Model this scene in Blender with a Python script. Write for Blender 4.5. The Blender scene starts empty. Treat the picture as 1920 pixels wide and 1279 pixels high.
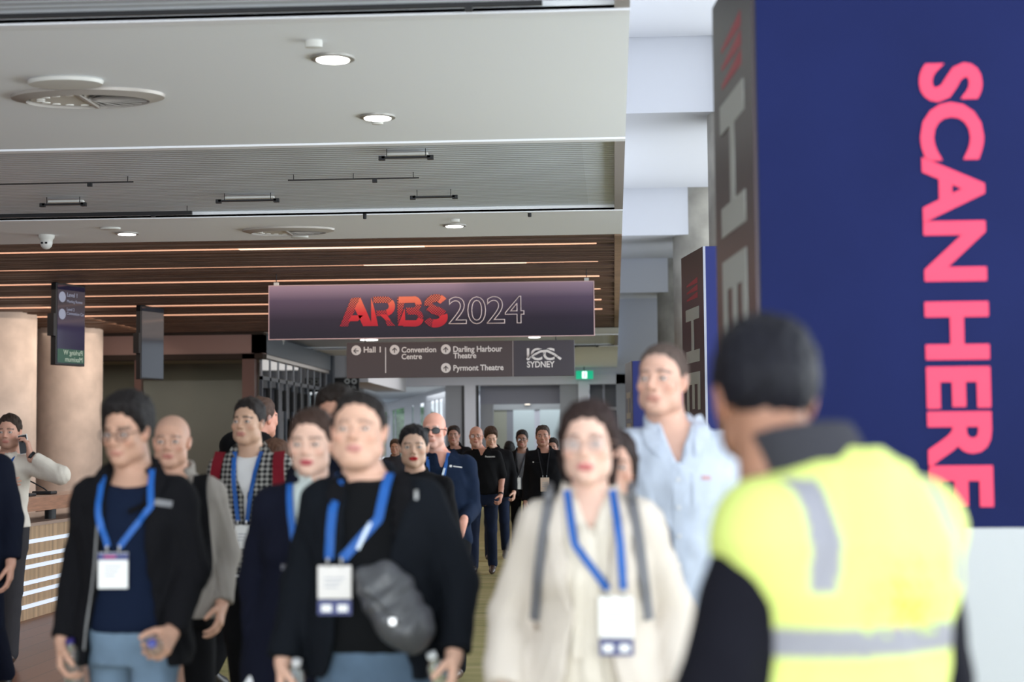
import bpy, math, random
import numpy as np
from mathutils import Vector, Matrix
random.seed(7)
rng = np.random.default_rng(7)
scene = bpy.context.scene
PI = math.pi

# ------------------------------------------------------------------ camera, sky, light, exposure
FPX = 3100.0
CAM = Vector((0.0, 0.0, 1.55))
YAW, PITCH, ROLL = math.atan(190/3100), math.atan(196.5/3100), 0.009
fwd = Vector((-math.sin(YAW)*math.cos(PITCH), math.cos(YAW)*math.cos(PITCH), math.sin(PITCH)))
rgt0 = Vector((math.cos(YAW), math.sin(YAW), 0))
up0 = rgt0.cross(fwd)
CR = rgt0*math.cos(ROLL) - up0*math.sin(ROLL)
CU = up0*math.cos(ROLL) + rgt0*math.sin(ROLL)
cd = bpy.data.cameras.new('camera')
cam = bpy.data.objects.new('camera', cd)
scene.collection.objects.link(cam)
m3 = Matrix((CR, CU, -fwd)).transposed()
cam.matrix_world = Matrix.Translation(CAM) @ m3.to_4x4()
cd.sensor_width = 36.0
cd.lens = 36.0*FPX/1920.0
cd.clip_end = 400
cd.dof.use_dof = True
cd.dof.focus_distance = 15.5
cd.dof.aperture_fstop = 1.85
scene.camera = cam
vs = scene.view_settings
vs.view_transform = 'Standard'; vs.look = 'None'; vs.gamma = 1.0; vs.use_curve_mapping = False
vs.exposure = 0.1

world = bpy.data.worlds.new('world'); scene.world = world; world.use_nodes = True
wn = world.node_tree; bg = wn.nodes['Background']
geo = wn.nodes.new('ShaderNodeTexCoord'); sep = wn.nodes.new('ShaderNodeSeparateXYZ')
rmp = wn.nodes.new('ShaderNodeValToRGB')
wn.links.new(geo.outputs['Generated'], sep.inputs[0]); wn.links.new(sep.outputs['Z'], rmp.inputs[0])
rmp.color_ramp.elements[0].position = 0.0; rmp.color_ramp.elements[0].color = (0.86, 0.92, 1.0, 1)
rmp.color_ramp.elements[1].position = 0.6; rmp.color_ramp.elements[1].color = (0.62, 0.78, 1.0, 1)
wn.links.new(rmp.outputs[0], bg.inputs['Color'])
bg.inputs['Strength'].default_value = 1.25

def area_light(name, loc, rot, sx, sy, energy, color=(1, 1, 1)):
    l = bpy.data.lights.new(name, 'AREA'); l.shape = 'RECTANGLE'; l.size = sx; l.size_y = sy
    l.energy = energy; l.color = color
    o = bpy.data.objects.new(name, l); o.location = loc; o.rotation_euler = rot
    scene.collection.objects.link(o); return o
LIGHTS = []
# uplight added behind the camera to brighten the ceiling; right side daylight, tilted up
LIGHTS.append(area_light('ceiling_uplight', (0.0, -4.5, 1.4), (math.radians(128), 0, 0), 12, 3.0, 1200, (0.90, 0.96, 1.0)))
LIGHTS.append(area_light('daylight_side', (6.3, 14, 2.6), (0, math.radians(118), 0), 4.6, 30, 2500, (0.90, 0.96, 1.0)))

LIGHTS.append(area_light('far_lobby_fill', (-4, 58, 3.4), (0, 0, 0), 8, 6, 350, (0.93, 0.97, 1.0)))  # unseen overhead light added to lift the dark far lobby
LIGHTS.append(area_light('concourse_fill', (-3, 45, 3.85), (0, 0, 0), 6, 7, 260, (1.0, 0.97, 0.95)))  # unseen ceiling light added because the far end is dark
LIGHTS.append(area_light('slot_glow', (-6.5, 25.5, 3.80), (0, 0, 0), 9, 12, 260, (1.0, 0.80, 0.66)))
LIGHTS.append(area_light('column_wash', (-9.0, 29.0, 3.75), (0, math.radians(28), 0), 1.0, 6, 85, (1.0, 0.80, 0.66)))
LIGHTS.append(area_light('room_fill', (-10.5, 35.3, 3.42), (0, 0, 0), 5, 2.5, 55, (1.0, 0.96, 0.88)))  # unseen light added to brighten the room interior
LIGHTS.append(area_light('lobby_fill', (-2.8, 51.8, 3.45), (0, 0, 0), 3, 1.6, 45, (0.95, 0.98, 1.0)))  # unseen light added for the unlit lobby wall behind the doors
def ray(px, py):
    d = fwd*FPX + CR*(px-960) + CU*(639.5-py)
    return d
def at(px, py, Y):
    d = ray(px, py); t = (Y-CAM.y)/d.y
    return CAM + d*t
def atz(px, py, z):
    d = ray(px, py); t = (z-CAM.z)/d.z
    return CAM + d*t

# ------------------------------------------------------------------ object helpers
def link(o, parent=None):
    scene.collection.objects.link(o)
    if parent is not None: o.parent = parent
    return o
def tag(o, label=None, cat=None, group=None, kind=None):
    if label: o['label'] = label
    if cat: o['category'] = cat
    if group: o['group'] = group
    if kind: o['kind'] = kind
    return o
def empty(name, loc=(0, 0, 0), rz=0.0):
    o = bpy.data.objects.new(name, None); o.location = loc; o.rotation_euler = (0, 0, rz)
    o.empty_display_size = 0.1
    return link(o)
def copy_tree(o, parent=None):
    c = o.copy(); scene.collection.objects.link(c); c.parent = parent
    for ch in list(o.children): copy_tree(ch, c)
    return c

class MB:
    """collects verts and faces for one mesh"""
    def __init__(s): s.v = []; s.f = []; s.mi = []; s.cur = 0
    def add(s, vs_, fs):
        b = len(s.v); s.v += [tuple(v) for v in vs_]
        for f in fs: s.f.append(tuple(i+b for i in f)); s.mi.append(s.cur)
        return s
    def box(s, x0, x1, y0, y1, z0, z1):
        v = [(x0, y0, z0), (x1, y0, z0), (x1, y1, z0), (x0, y1, z0), (x0, y0, z1), (x1, y0, z1), (x1, y1, z1), (x0, y1, z1)]
        return s.add(v, [(0, 3, 2, 1), (4, 5, 6, 7), (0, 1, 5, 4), (1, 2, 6, 5), (2, 3, 7, 6), (3, 0, 4, 7)])
    def cyl(s, c, r, z0, z1, n=32, r2=None, cap=True):
        if r2 is None: r2 = r
        v = []
        for i in range(n):
            a = 2*PI*i/n; v.append((c[0]+r*math.cos(a), c[1]+r*math.sin(a), z0))
        for i in range(n):
            a = 2*PI*i/n; v.append((c[0]+r2*math.cos(a), c[1]+r2*math.sin(a), z1))
        f = [(i, (i+1) % n, n+(i+1) % n, n+i) for i in range(n)]
        if cap: f += [tuple(range(n))[::-1], tuple(range(n, 2*n))]
        return s.add(v, f)
    def lathe(s, prof, n=32, c=(0, 0, 0)):
        v = []; f = []
        for (r, z) in prof:
            for i in range(n):
                a = 2*PI*i/n; v.append((c[0]+r*math.cos(a), c[1]+r*math.sin(a), c[2]+z))
        for j in range(len(prof)-1):
            for i in range(n):
                f.append((j*n+i, j*n+(i+1) % n, (j+1)*n+(i+1) % n, (j+1)*n+i))
        f.append(tuple(range(n))[::-1]); f.append(tuple((len(prof)-1)*n+i for i in range(n)))
        return s.add(v, f)
    def tube(s, pts, r, n=10):
        pts = [Vector(p) for p in pts]; v = []; f = []
        prev = None
        for k, p in enumerate(pts):
            t = (pts[min(k+1, len(pts)-1)]-pts[max(k-1, 0)]).normalized()
            if prev is None:
                a = Vector((0, 0, 1)) if abs(t.z) < .9 else Vector((1, 0, 0))
                u = t.cross(a).normalized()
            else:
                u = (prev - t*prev.dot(t)).normalized()
            prev = u; w = t.cross(u)
            for i in range(n):
                an = 2*PI*i/n; v.append(p+u*(r*math.cos(an))+w*(r*math.sin(an)))
        for k in range(len(pts)-1):
            for i in range(n): f.append((k*n+i, k*n+(i+1) % n, (k+1)*n+(i+1) % n, (k+1)*n+i))
        f.append(tuple(range(n))[::-1]); f.append(tuple((len(pts)-1)*n+i for i in range(n)))
        return s.add(v, f)
    def prism(s, poly, z0, z1):
        n = len(poly); v = [(x, y, z0) for x, y in poly]+[(x, y, z1) for x, y in poly]
        f = [(i, (i+1) % n, n+(i+1) % n, n+i) for i in range(n)]+[tuple(range(n))[::-1], tuple(range(n, 2*n))]
        return s.add(v, f)
    def build(s, name, mats, parent=None, smooth=False, bevel=0.0, loc=None, rot=None):
        me = bpy.data.meshes.new(name); me.from_pydata(s.v, [], s.f)
        if not isinstance(mats, (list, tuple)): mats = [mats]
        for m in mats: me.materials.append(m)
        if len(mats) > 1: me.polygons.foreach_set('material_index', s.mi)
        if smooth:
            me.polygons.foreach_set('use_smooth', [True]*len(me.polygons))
            me.set_sharp_from_angle(angle=math.radians(40))
        me.update()
        o = bpy.data.objects.new(name, me); link(o, parent)
        if loc is not None: o.location = loc
        if rot is not None: o.rotation_euler = rot
        if bevel > 0:
            b = o.modifiers.new('bevel', 'BEVEL'); b.width = bevel; b.segments = 2; b.limit_method = 'ANGLE'
        return o

# ------------------------------------------------------------------ materials
MATS = {}
def mat(name, color, rough=0.6, metal=0.0, bump=0.0, bscale=80.0, vary=0.0, vscale=6.0, emit=0.0, ecol=None,
        sheen=0.0, attr=False, spec=0.5, stretch=None, sss=0.0, alpha=1.0, trans=0.0, coat=0.0):
    if name in MATS: return MATS[name]
    m = bpy.data.materials.new(name); m.use_nodes = True
    nt = m.node_tree; b = nt.nodes['Principled BSDF']
    b.inputs['Base Color'].default_value = (*color, 1); b.inputs['Roughness'].default_value = rough
    b.inputs['Metallic'].default_value = metal; b.inputs['Specular IOR Level'].default_value = spec
    if sheen: b.inputs['Sheen Weight'].default_value = sheen; b.inputs['Sheen Roughness'].default_value = .6
    if trans: b.inputs['Transmission Weight'].default_value = trans; b.inputs['IOR'].default_value = 1.33
    if coat: b.inputs['Coat Weight'].default_value = coat
    if alpha < 1: b.inputs['Alpha'].default_value = alpha
    if sss:
        b.inputs['Subsurface Weight'].default_value = sss; b.inputs['Subsurface Radius'].default_value = (.012, .005, .003)
        b.inputs['Subsurface Scale'].default_value = 1.0
    src = None
    tc = nt.nodes.new('ShaderNodeTexCoord')
    co = tc.outputs['Object']
    if stretch:
        mp = nt.nodes.new('ShaderNodeMapping'); mp.inputs['Scale'].default_value = stretch
        nt.links.new(co, mp.inputs[0]); co = mp.outputs[0]
    if attr:
        at_ = nt.nodes.new('ShaderNodeVertexColor'); at_.layer_name = 'Col'; src = at_.outputs[0]
    if vary > 0:
        n = nt.nodes.new('ShaderNodeTexNoise'); n.inputs['Scale'].default_value = vscale; n.inputs['Detail'].default_value = 6
        nt.links.new(co, n.inputs['Vector'])
        mr = nt.nodes.new('ShaderNodeMapRange'); mr.inputs[1].default_value = .3; mr.inputs[2].default_value = .7
        mr.inputs[3].default_value = 1-vary; mr.inputs[4].default_value = 1+vary
        nt.links.new(n.outputs['Fac'], mr.inputs[0])
        mx = nt.nodes.new('ShaderNodeVectorMath'); mx.operation = 'SCALE'
        if src is None: mx.inputs[0].default_value = color
        else: nt.links.new(src, mx.inputs[0])
        nt.links.new(mr.outputs[0], mx.inputs['Scale']); src = mx.outputs[0]
    if src is not None: nt.links.new(src, b.inputs['Base Color'])
    if bump > 0:
        n = nt.nodes.new('ShaderNodeTexNoise'); n.inputs['Scale'].default_value = bscale; n.inputs['Detail'].default_value = 4
        nt.links.new(co, n.inputs['Vector'])
        bp = nt.nodes.new('ShaderNodeBump'); bp.inputs['Strength'].default_value = bump; bp.inputs['Distance'].default_value = .01
        nt.links.new(n.outputs['Fac'], bp.inputs['Height']); nt.links.new(bp.outputs[0], b.inputs['Normal'])
    if emit > 0:
        b.inputs['Emission Color'].default_value = (*(ecol or color), 1); b.inputs['Emission Strength'].default_value = emit
    MATS[name] = m
    return m

def glass_mat(name, tint=(.9, .95, .95), refl=.12, rough=0.0, flat=False):
    """thin architectural glass: mostly see-through with a fresnel reflection"""
    if name in MATS: return MATS[name]
    m = bpy.data.materials.new(name); m.use_nodes = True; nt = m.node_tree
    out = nt.nodes['Material Output']; nt.nodes.remove(nt.nodes['Principled BSDF'])
    tr = nt.nodes.new('ShaderNodeBsdfTransparent'); tr.inputs[0].default_value = (*tint, 1)
    gl = nt.nodes.new('ShaderNodeBsdfGlossy'); gl.inputs['Roughness'].default_value = rough
    lw = nt.nodes.new('ShaderNodeLayerWeight'); lw.inputs[0].default_value = refl
    mx = nt.nodes.new('ShaderNodeMixShader'); mx.inputs[0].default_value = refl
    if not flat: nt.links.new(lw.outputs['Fresnel'], mx.inputs[0])
    nt.links.new(tr.outputs[0], mx.inputs[1]); nt.links.new(gl.outputs[0], mx.inputs[2])
    nt.links.new(mx.outputs[0], out.inputs[0]); MATS[name] = m
    return m

def grad_mat(name, stops, axis='Z', lo=0.0, hi=1.0, rough=.5, emit=0.0, dots=None):
    """printed colour gradient along an object axis (lo..hi in object units)"""
    m = bpy.data.materials.new(name); m.use_nodes = True; nt = m.node_tree; b = nt.nodes['Principled BSDF']
    tc = nt.nodes.new('ShaderNodeTexCoord'); sp = nt.nodes.new('ShaderNodeSeparateXYZ'); nt.links.new(tc.outputs['Object'], sp.inputs[0])
    mr = nt.nodes.new('ShaderNodeMapRange'); mr.inputs[1].default_value = lo; mr.inputs[2].default_value = hi
    nt.links.new(sp.outputs[axis], mr.inputs[0])
    cr = nt.nodes.new('ShaderNodeValToRGB'); nt.links.new(mr.outputs[0], cr.inputs[0])
    while len(cr.color_ramp.elements) < len(stops): cr.color_ramp.elements.new(.5)
    for e, (p, c) in zip(cr.color_ramp.elements, stops): e.position = p; e.color = (*c, 1)
    nt.links.new(cr.outputs[0], b.inputs['Base Color']); b.inputs['Roughness'].default_value = rough
    if emit:
        nt.links.new(cr.outputs[0], b.inputs['Emission Color']); b.inputs['Emission Strength'].default_value = emit
    MATS[name] = m
    return m

def text_mesh(s, size, name, m, parent=None, bold=0.0, extrude=0.002, loc=(0, 0, 0), rot=(PI/2, 0, 0), align='LEFT', outline=0.0, scale=(1, 1, 1), shear=0.0, spacing=1.0):
    cu = bpy.data.curves.new(name, 'FONT'); cu.body = s; cu.size = size; cu.align_x = align; cu.space_character = spacing
    cu.offset = bold; cu.extrude = extrude; cu.shear = shear; cu.resolution_u = 4
    if outline > 0:
        cu.fill_mode = 'NONE'; cu.bevel_depth = outline; cu.extrude = 0.0; cu.bevel_resolution = 1
    t = bpy.data.objects.new(name, cu); scene.collection.objects.link(t)
    dg = bpy.context.evaluated_depsgraph_get()
    me = bpy.data.meshes.new_from_object(t.evaluated_get(dg)); me.name = name
    scene.collection.objects.unlink(t); bpy.data.objects.remove(t)
    me.materials.clear(); me.materials.append(m)
    o = bpy.data.objects.new(name, me); link(o, parent); o.location = loc; o.rotation_euler = rot; o.scale = scale
    return o

# ------------------------------------------------------------------ implicit surfaces (bodies and clothes)
def A(*v): return np.array(v, dtype=np.float32)
class Sdf:
    """list of primitives blended smoothly; evaluated on points (3 float32 arrays)"""
    def __init__(s, k=0.02): s.ops = []; s.k = k
    def _a(s, fn, op, k): s.ops.append((fn, op, s.k if k is None else k)); return s
    def ell(s, c, r, op='u', k=None, rot=None):
        c = tuple(map(float, c)); r = tuple(map(float, r)); R = None if rot is None else np.array(rot, dtype=np.float32)
        def fn(X, Y, Z):
            x, y, z = X-c[0], Y-c[1], Z-c[2]
            if R is not None: x, y, z = R[0, 0]*x+R[1, 0]*y+R[2, 0]*z, R[0, 1]*x+R[1, 1]*y+R[2, 1]*z, R[0, 2]*x+R[1, 2]*y+R[2, 2]*z
            k0 = np.sqrt((x/r[0])**2+(y/r[1])**2+(z/r[2])**2)
            k1 = np.sqrt((x/r[0]**2)**2+(y/r[1]**2)**2+(z/r[2]**2)**2)+1e-6
            return k0*(k0-1)/k1
        return s._a(fn, op, k)
    def cone(s, a, b, r1, r2, op='u', k=None, sq=None):
        a = np.array(a, float); b = np.array(b, float); ba = b-a; L2 = float(ba@ba)+1e-9
        def fn(X, Y, Z):
            x, y, z = X-a[0], Y-a[1], Z-a[2]
            h = np.clip((x*ba[0]+y*ba[1]+z*ba[2])/L2, 0, 1)
            dx, dy, dz = x-h*ba[0], y-h*ba[1], z-h*ba[2]
            if sq is not None: dx, dy, dz = dx*sq[0], dy*sq[1], dz*sq[2]
            return np.sqrt(dx*dx+dy*dy+dz*dz)-(r1+(r2-r1)*h)
        return s._a(fn, op, k)
    def column(s, prof, op='u', k=None):
        """elliptic column: prof = [(z, cx, cy, rx, ry)...] from low to high z"""
        P = np.array(prof, float)
        def fn(X, Y, Z):
            zz = np.clip(Z, P[0, 0], P[-1, 0])
            cx, cy, rx, ry = [np.interp(zz, P[:, 0], P[:, i]).astype(np.float32) for i in (1, 2, 3, 4)]
            x, y = X-cx, Y-cy
            q = np.sqrt((x/rx)**2+(y/ry)**2)
            d = (q-1)*np.minimum(rx, ry)*1.05
            dz = np.maximum(P[0, 0]-Z, Z-P[-1, 0])
            return np.maximum(d, dz)
        return s._a(fn, op, k)
    def box(s, c, h, rad=0.005, op='u', k=None, rot=None):
        R = None if rot is None else np.array(rot, dtype=np.float32)
        def fn(X, Y, Z):
            x, y, z = X-c[0], Y-c[1], Z-c[2]
            if R is not None: x, y, z = R[0, 0]*x+R[1, 0]*y+R[2, 0]*z, R[0, 1]*x+R[1, 1]*y+R[2, 1]*z, R[0, 2]*x+R[1, 2]*y+R[2, 2]*z
            qx, qy, qz = np.abs(x)-h[0]+rad, np.abs(y)-h[1]+rad, np.abs(z)-h[2]+rad
            return np.sqrt(np.maximum(qx, 0)**2+np.maximum(qy, 0)**2+np.maximum(qz, 0)**2)+np.minimum(np.maximum(qx, np.maximum(qy, qz)), 0)-rad
        return s._a(fn, op, k)
    def half(s, n, d, op='i', k=0.004):
        """keep the side where n.p < d"""
        return s._a(lambda X, Y, Z: X*n[0]+Y*n[1]+Z*n[2]-d, op, k)
    def func(s, fn, op='u', k=None): return s._a(fn, op, k)
    def sub(s, other, grow=0.0, op='u', k=None, xf=None):
        def fn(X, Y, Z):
            if xf is not None:
                M, t = xf; x, y, z = X-t[0], Y-t[1], Z-t[2]
                X, Y, Z = M[0][0]*x+M[1][0]*y+M[2][0]*z, M[0][1]*x+M[1][1]*y+M[2][1]*z, M[0][2]*x+M[1][2]*y+M[2][2]*z
            return other(X, Y, Z)-grow
        return s._a(fn, op, k)
    def __call__(s, X, Y, Z):
        d = None
        for fn, op, k in s.ops:
            e = fn(X, Y, Z)
            if op == 'add': d = d+e; continue
            if d is None: d = e if op == 'u' else None; continue
            if op == 'u':
                if k > 0:
                    h = np.maximum(k-np.abs(d-e), 0)/k; d = np.minimum(d, e)-h*h*k*.25
                else: d = np.minimum(d, e)
            else:
                if op == 's': e = -e
                if k > 0:
                    h = np.maximum(k-np.abs(d-e), 0)/k; d = np.maximum(d, e)+h*h*k*.25
                else: d = np.maximum(d, e)
        return d

def surface_net(sdf, lo, hi, h):
    lo = np.array(lo, float); hi = np.array(hi, float)
    n = np.maximum(np.ceil((hi-lo)/h).astype(int)+1, 4)
    xs = [(lo[i]+h*np.arange(n[i])).astype(np.float32) for i in range(3)]
    # coarse pass to skip empty space
    F = np.empty(n, np.float32)
    B = 24
    for i0 in range(0, n[0], B):
        for j0 in range(0, n[1], B):
            for k0 in range(0, n[2], B):
                sx, sy, sz = xs[0][i0:i0+B], xs[1][j0:j0+B], xs[2][k0:k0+B]
                cx, cy, cz = sx.mean(), sy.mean(), sz.mean()
                dc = float(sdf(*[np.array([c], np.float32) for c in (cx, cy, cz)])[0])
                rad = .5*math.sqrt((sx[-1]-sx[0])**2+(sy[-1]-sy[0])**2+(sz[-1]-sz[0])**2)
                if abs(dc) > rad*1.9+3*h and dc > 0:
                    F[i0:i0+B, j0:j0+B, k0:k0+B] = dc
                else:
                    X, Y, Z = np.meshgrid(sx, sy, sz, indexing='ij')
                    F[i0:i0+B, j0:j0+B, k0:k0+B] = sdf(X, Y, Z)
    S = F < 0
    c = [S[a:n[0]-1+a, b:n[1]-1+b, d:n[2]-1+d] for a in (0, 1) for b in (0, 1) for d in (0, 1)]
    any_ = c[0].copy(); all_ = c[0].copy()
    for q in c[1:]: any_ |= q; all_ &= q
    act = any_ & ~all_
    idx = np.full(act.shape, -1, np.int64); ii = np.argwhere(act); N = len(ii)
    if N == 0: return np.zeros((0, 3)), np.zeros((0, 4), int)
    idx[act] = np.arange(N)
    acc = np.zeros((N, 3)); cnt = np.zeros(N)
    offs = [(a, b, d) for a in (0, 1) for b in (0, 1) for d in (0, 1)]
    for o1 in offs:
        for ax in range(3):
            if o1[ax] == 1: continue
            o2 = list(o1); o2[ax] = 1
            f1 = F[ii[:, 0]+o1[0], ii[:, 1]+o1[1], ii[:, 2]+o1[2]]; f2 = F[ii[:, 0]+o2[0], ii[:, 1]+o2[1], ii[:, 2]+o2[2]]
            mk = (f1 < 0) != (f2 < 0)
            t = np.where(mk, f1/(f1-f2+1e-12), 0)
            p = np.array(o1, float)[None, :]+np.zeros((N, 3)); p[:, ax] += t
            acc[mk] += p[mk]; cnt[mk] += 1
    V = (ii+acc/cnt[:, None])*h+lo
    quads = []
    for ax in range(3):
        b_, c_ = [(1, 2), (2, 0), (0, 1)][ax]
        sl0 = [slice(1, n[k]-1) for k in range(3)]; sl1 = list(sl0)
        sl0[ax] = slice(0, n[ax]-1); sl1[ax] = slice(1, n[ax])
        s0 = S[tuple(sl0)]; s1 = S[tuple(sl1)]
        e = np.argwhere(s0 != s1)
        if len(e) == 0: continue
        inside0 = s0[e[:, 0], e[:, 1], e[:, 2]]
        e = e.copy(); e[:, b_] += 1; e[:, c_] += 1
        def g(db, dc_):
            q = e.copy(); q[:, b_] -= db; q[:, c_] -= dc_
            return idx[q[:, 0], q[:, 1], q[:, 2]]
        q = np.stack([g(1, 1), g(0, 1), g(0, 0), g(1, 0)], 1)
        q[~inside0] = q[~inside0][:, ::-1]
        quads.append(q)
    Q = np.concatenate(quads); Q = Q[(Q >= 0).all(1)]
    return V, Q

def np_mesh(name, V, Q, mats, parent=None, colors=None, smooth=True):
    me = bpy.data.meshes.new(name)
    me.vertices.add(len(V)); me.vertices.foreach_set('co', np.asarray(V, np.float32).ravel())
    me.loops.add(len(Q)*4); me.loops.foreach_set('vertex_index', np.asarray(Q, np.int32).ravel())
    me.polygons.add(len(Q)); me.polygons.foreach_set('loop_start', np.arange(0, len(Q)*4, 4, dtype=np.int32))
    me.update(calc_edges=True)
    me.polygons.foreach_set('use_smooth', np.full(len(Q), smooth))
    for m in (mats if isinstance(mats, (list, tuple)) else [mats]): me.materials.append(m)
    if colors is not None:
        ca = me.color_attributes.new('Col', 'FLOAT_COLOR', 'POINT')
        ca.data.foreach_set('color', np.concatenate([colors, np.ones((len(V), 1))], 1).astype(np.float32).ravel())
    me.validate(); me.update()
    o = bpy.data.objects.new(name, me); link(o, parent)
    return o

def relax(V, Q, it=1, lam=.5):
    """a light Laplacian pass"""
    for _ in range(it):
        s = np.zeros_like(V); c = np.zeros(len(V))
        for a in range(4):
            b = (a+1) % 4
            np.add.at(s, Q[:, a], V[Q[:, b]]); np.add.at(c, Q[:, a], 1)
            np.add.at(s, Q[:, b], V[Q[:, a]]); np.add.at(c, Q[:, b], 1)
        V = V+(s/np.maximum(c, 1)[:, None]-V)*lam
    return V
# ================================================================== the setting
H = 3.9; XE = 0.113
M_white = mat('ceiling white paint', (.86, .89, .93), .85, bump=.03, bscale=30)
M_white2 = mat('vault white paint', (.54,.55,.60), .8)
M_black = mat('black metal', (.012, .012, .014), .45, .3)
M_plenum = mat('dark plenum', (.03, .02, .015), .9)
M_taupe = mat('taupe reveal', (.34, .31, .30), .6)

def ribbed_mat():
    m = mat('ribbed metal ceiling', (.5, .52, .54), .38, .1)
    nt = m.node_tree; b = nt.nodes['Principled BSDF']
    tc = nt.nodes.new('ShaderNodeTexCoord'); sp = nt.nodes.new('ShaderNodeSeparateXYZ'); nt.links.new(tc.outputs['Object'], sp.inputs[0])
    mu = nt.nodes.new('ShaderNodeMath'); mu.operation = 'MULTIPLY'; mu.inputs[1].default_value = 2*PI/0.09
    nt.links.new(sp.outputs['Y'], mu.inputs[0])
    sn = nt.nodes.new('ShaderNodeMath'); sn.operation = 'SINE'; nt.links.new(mu.outputs[0], sn.inputs[0])
    # panels of slightly different tone across the band
    cm = nt.nodes.new('ShaderNodeMapping'); cm.inputs['Scale'].default_value = (.55, .0, 0); nt.links.new(tc.outputs['Object'], cm.inputs[0])
    vo = nt.nodes.new('ShaderNodeTexVoronoi'); vo.voronoi_dimensions = '1D' if hasattr(vo, 'voronoi_dimensions') else '3D'
    vo.inputs['Scale'].default_value = 1.0
    sx = nt.nodes.new('ShaderNodeSeparateXYZ'); nt.links.new(cm.outputs[0], sx.inputs[0])
    try: nt.links.new(sx.outputs['X'], vo.inputs['W'])
    except Exception: pass
    s2 = nt.nodes.new('ShaderNodeSeparateColor'); nt.links.new(vo.outputs['Color'], s2.inputs[0])
    mr = nt.nodes.new('ShaderNodeMapRange'); mr.inputs[3].default_value = .66; mr.inputs[4].default_value = .86
    nt.links.new(s2.outputs[0], mr.inputs[0])
    mr2 = nt.nodes.new('ShaderNodeMapRange'); mr2.inputs[1].default_value = -1; mr2.inputs[2].default_value = 1; mr2.inputs[3].default_value = .72; mr2.inputs[4].default_value = 1.18
    nt.links.new(sn.outputs[0], mr2.inputs[0])
    pr = nt.nodes.new('ShaderNodeMath'); pr.operation = 'MULTIPLY'; nt.links.new(mr.outputs[0], pr.inputs[0]); nt.links.new(mr2.outputs[0], pr.inputs[1])
    cc = nt.nodes.new('ShaderNodeVectorMath'); cc.operation = 'SCALE'; cc.inputs[0].default_value = (.92, 1.0, 1.10); nt.links.new(pr.outputs[0], cc.inputs['Scale'])
    nt.links.new(cc.outputs[0], b.inputs['Base Color'])
    bp = nt.nodes.new('ShaderNodeBump'); bp.inputs['Strength'].default_value = .5; bp.inputs['Distance'].default_value = .01
    nt.links.new(sn.outputs[0], bp.inputs['Height']); nt.links.new(bp.outputs[0], b.inputs['Normal'])
    return m
M_rib = ribbed_mat()

def struct(mb, name, m, **k):
    return tag(mb.build(name, m, **k), kind='structure')

# --- ceilings over the concourse
for (y0, y1) in ((8.8, 12.65), (16.45, 18.4), (32.9, 35.2), (39.2, 50.0)):
    struct(MB().box(-15, XE, y0, y1, H, H+.3), 'ceiling', M_white)
struct(MB().box(-15, XE, 0.5, 4.9, H, H+.3), 'ceiling', M_white)
for (y0, y1) in ((4.9, 8.8), (12.65, 16.45), (35.2, 39.2)):
    struct(MB().box(-15, .03, y0, y1, H+.05, H+.3), 'ceiling', M_rib)
    struct(MB().box(.03, XE, y0, y1, H, H+.3), 'trim_1', M_taupe)
    struct(MB().box(-15, XE, y0-.10, y0, H-.015, H+.02), 'trim_2', mat('lip white', (.88, .9, .95), .5))
    struct(MB().box(-15, XE, y1, y1+.08, H-.012, H+.02), 'trim_2', mat('lip white', (.88, .9, .95), .5))
# --- timber batten ceiling with light slots
M_timber = mat('walnut battens', (.115, .060, .036), .5, vary=.4, vscale=5, stretch=(.5, 12, 4))
Y0T, Y1T = 18.4, 32.9
slots = [19.2+1.88*k for k in range(8)]
mb = MB(); y = Y0T+.02
while y < Y1T-.05:
    if not any(abs(y+.035-s) < .075 for s in slots):
        dz=random.choice((-.012,0,0,.01,.02)); mb.box(-15, .035, y, y+.062, H-.005+dz, H+.07)
    y += .088
struct(mb, 'ceiling', M_timber)
struct(MB().box(-15, .035, Y0T, Y1T, H+.10, H+.3), 'ceiling', M_plenum)
struct(MB().box(.03, XE, Y0T, Y1T, H-.015, H+.3), 'trim_3', mat('timber edge', (.27, .17, .11), .5, vary=.2, vscale=4))
struct(MB().box(-15, XE, Y1T-.12, Y1T, H-.02, H+.3), 'trim_3', M_plenum)
M_led = mat('warm light slot', (1, .7, .5), .5, emit=.85, ecol=(1.0, .50, .32))
M_led2 = mat('bright warm light slot', (1, .8, .65), .5, emit=1.5, ecol=(1.0, .68, .5))
g = 'warm light slots in the timber ceiling'
names = ['nearest', 'second nearest', 'third nearest', 'fourth nearest', 'fourth from the far end', 'third from the far end', 'second from the far end', 'farthest']
for k, s in enumerate(slots):
    o = MB().box(-15, .0-.18, s-.05, s+.05, H-.004, H+.012).build('light_slot', M_led)
    tag(o, 'warm glowing light slot across the dark timber ceiling, %s of the eight' % names[k] if k < 4 or k == 7 else 'warm glowing light slot across the dark timber ceiling, %s' % names[k], 'ceiling light', g)
    if k in (0, 1): 
        p = MB().box(-4.4+1.2*k, -2.2+1.1*k, s-.052, s+.052, H-.008, H-.004).build('lamp_segment', M_led2, o); tag(p, 'brighter segment of the slot')
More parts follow.
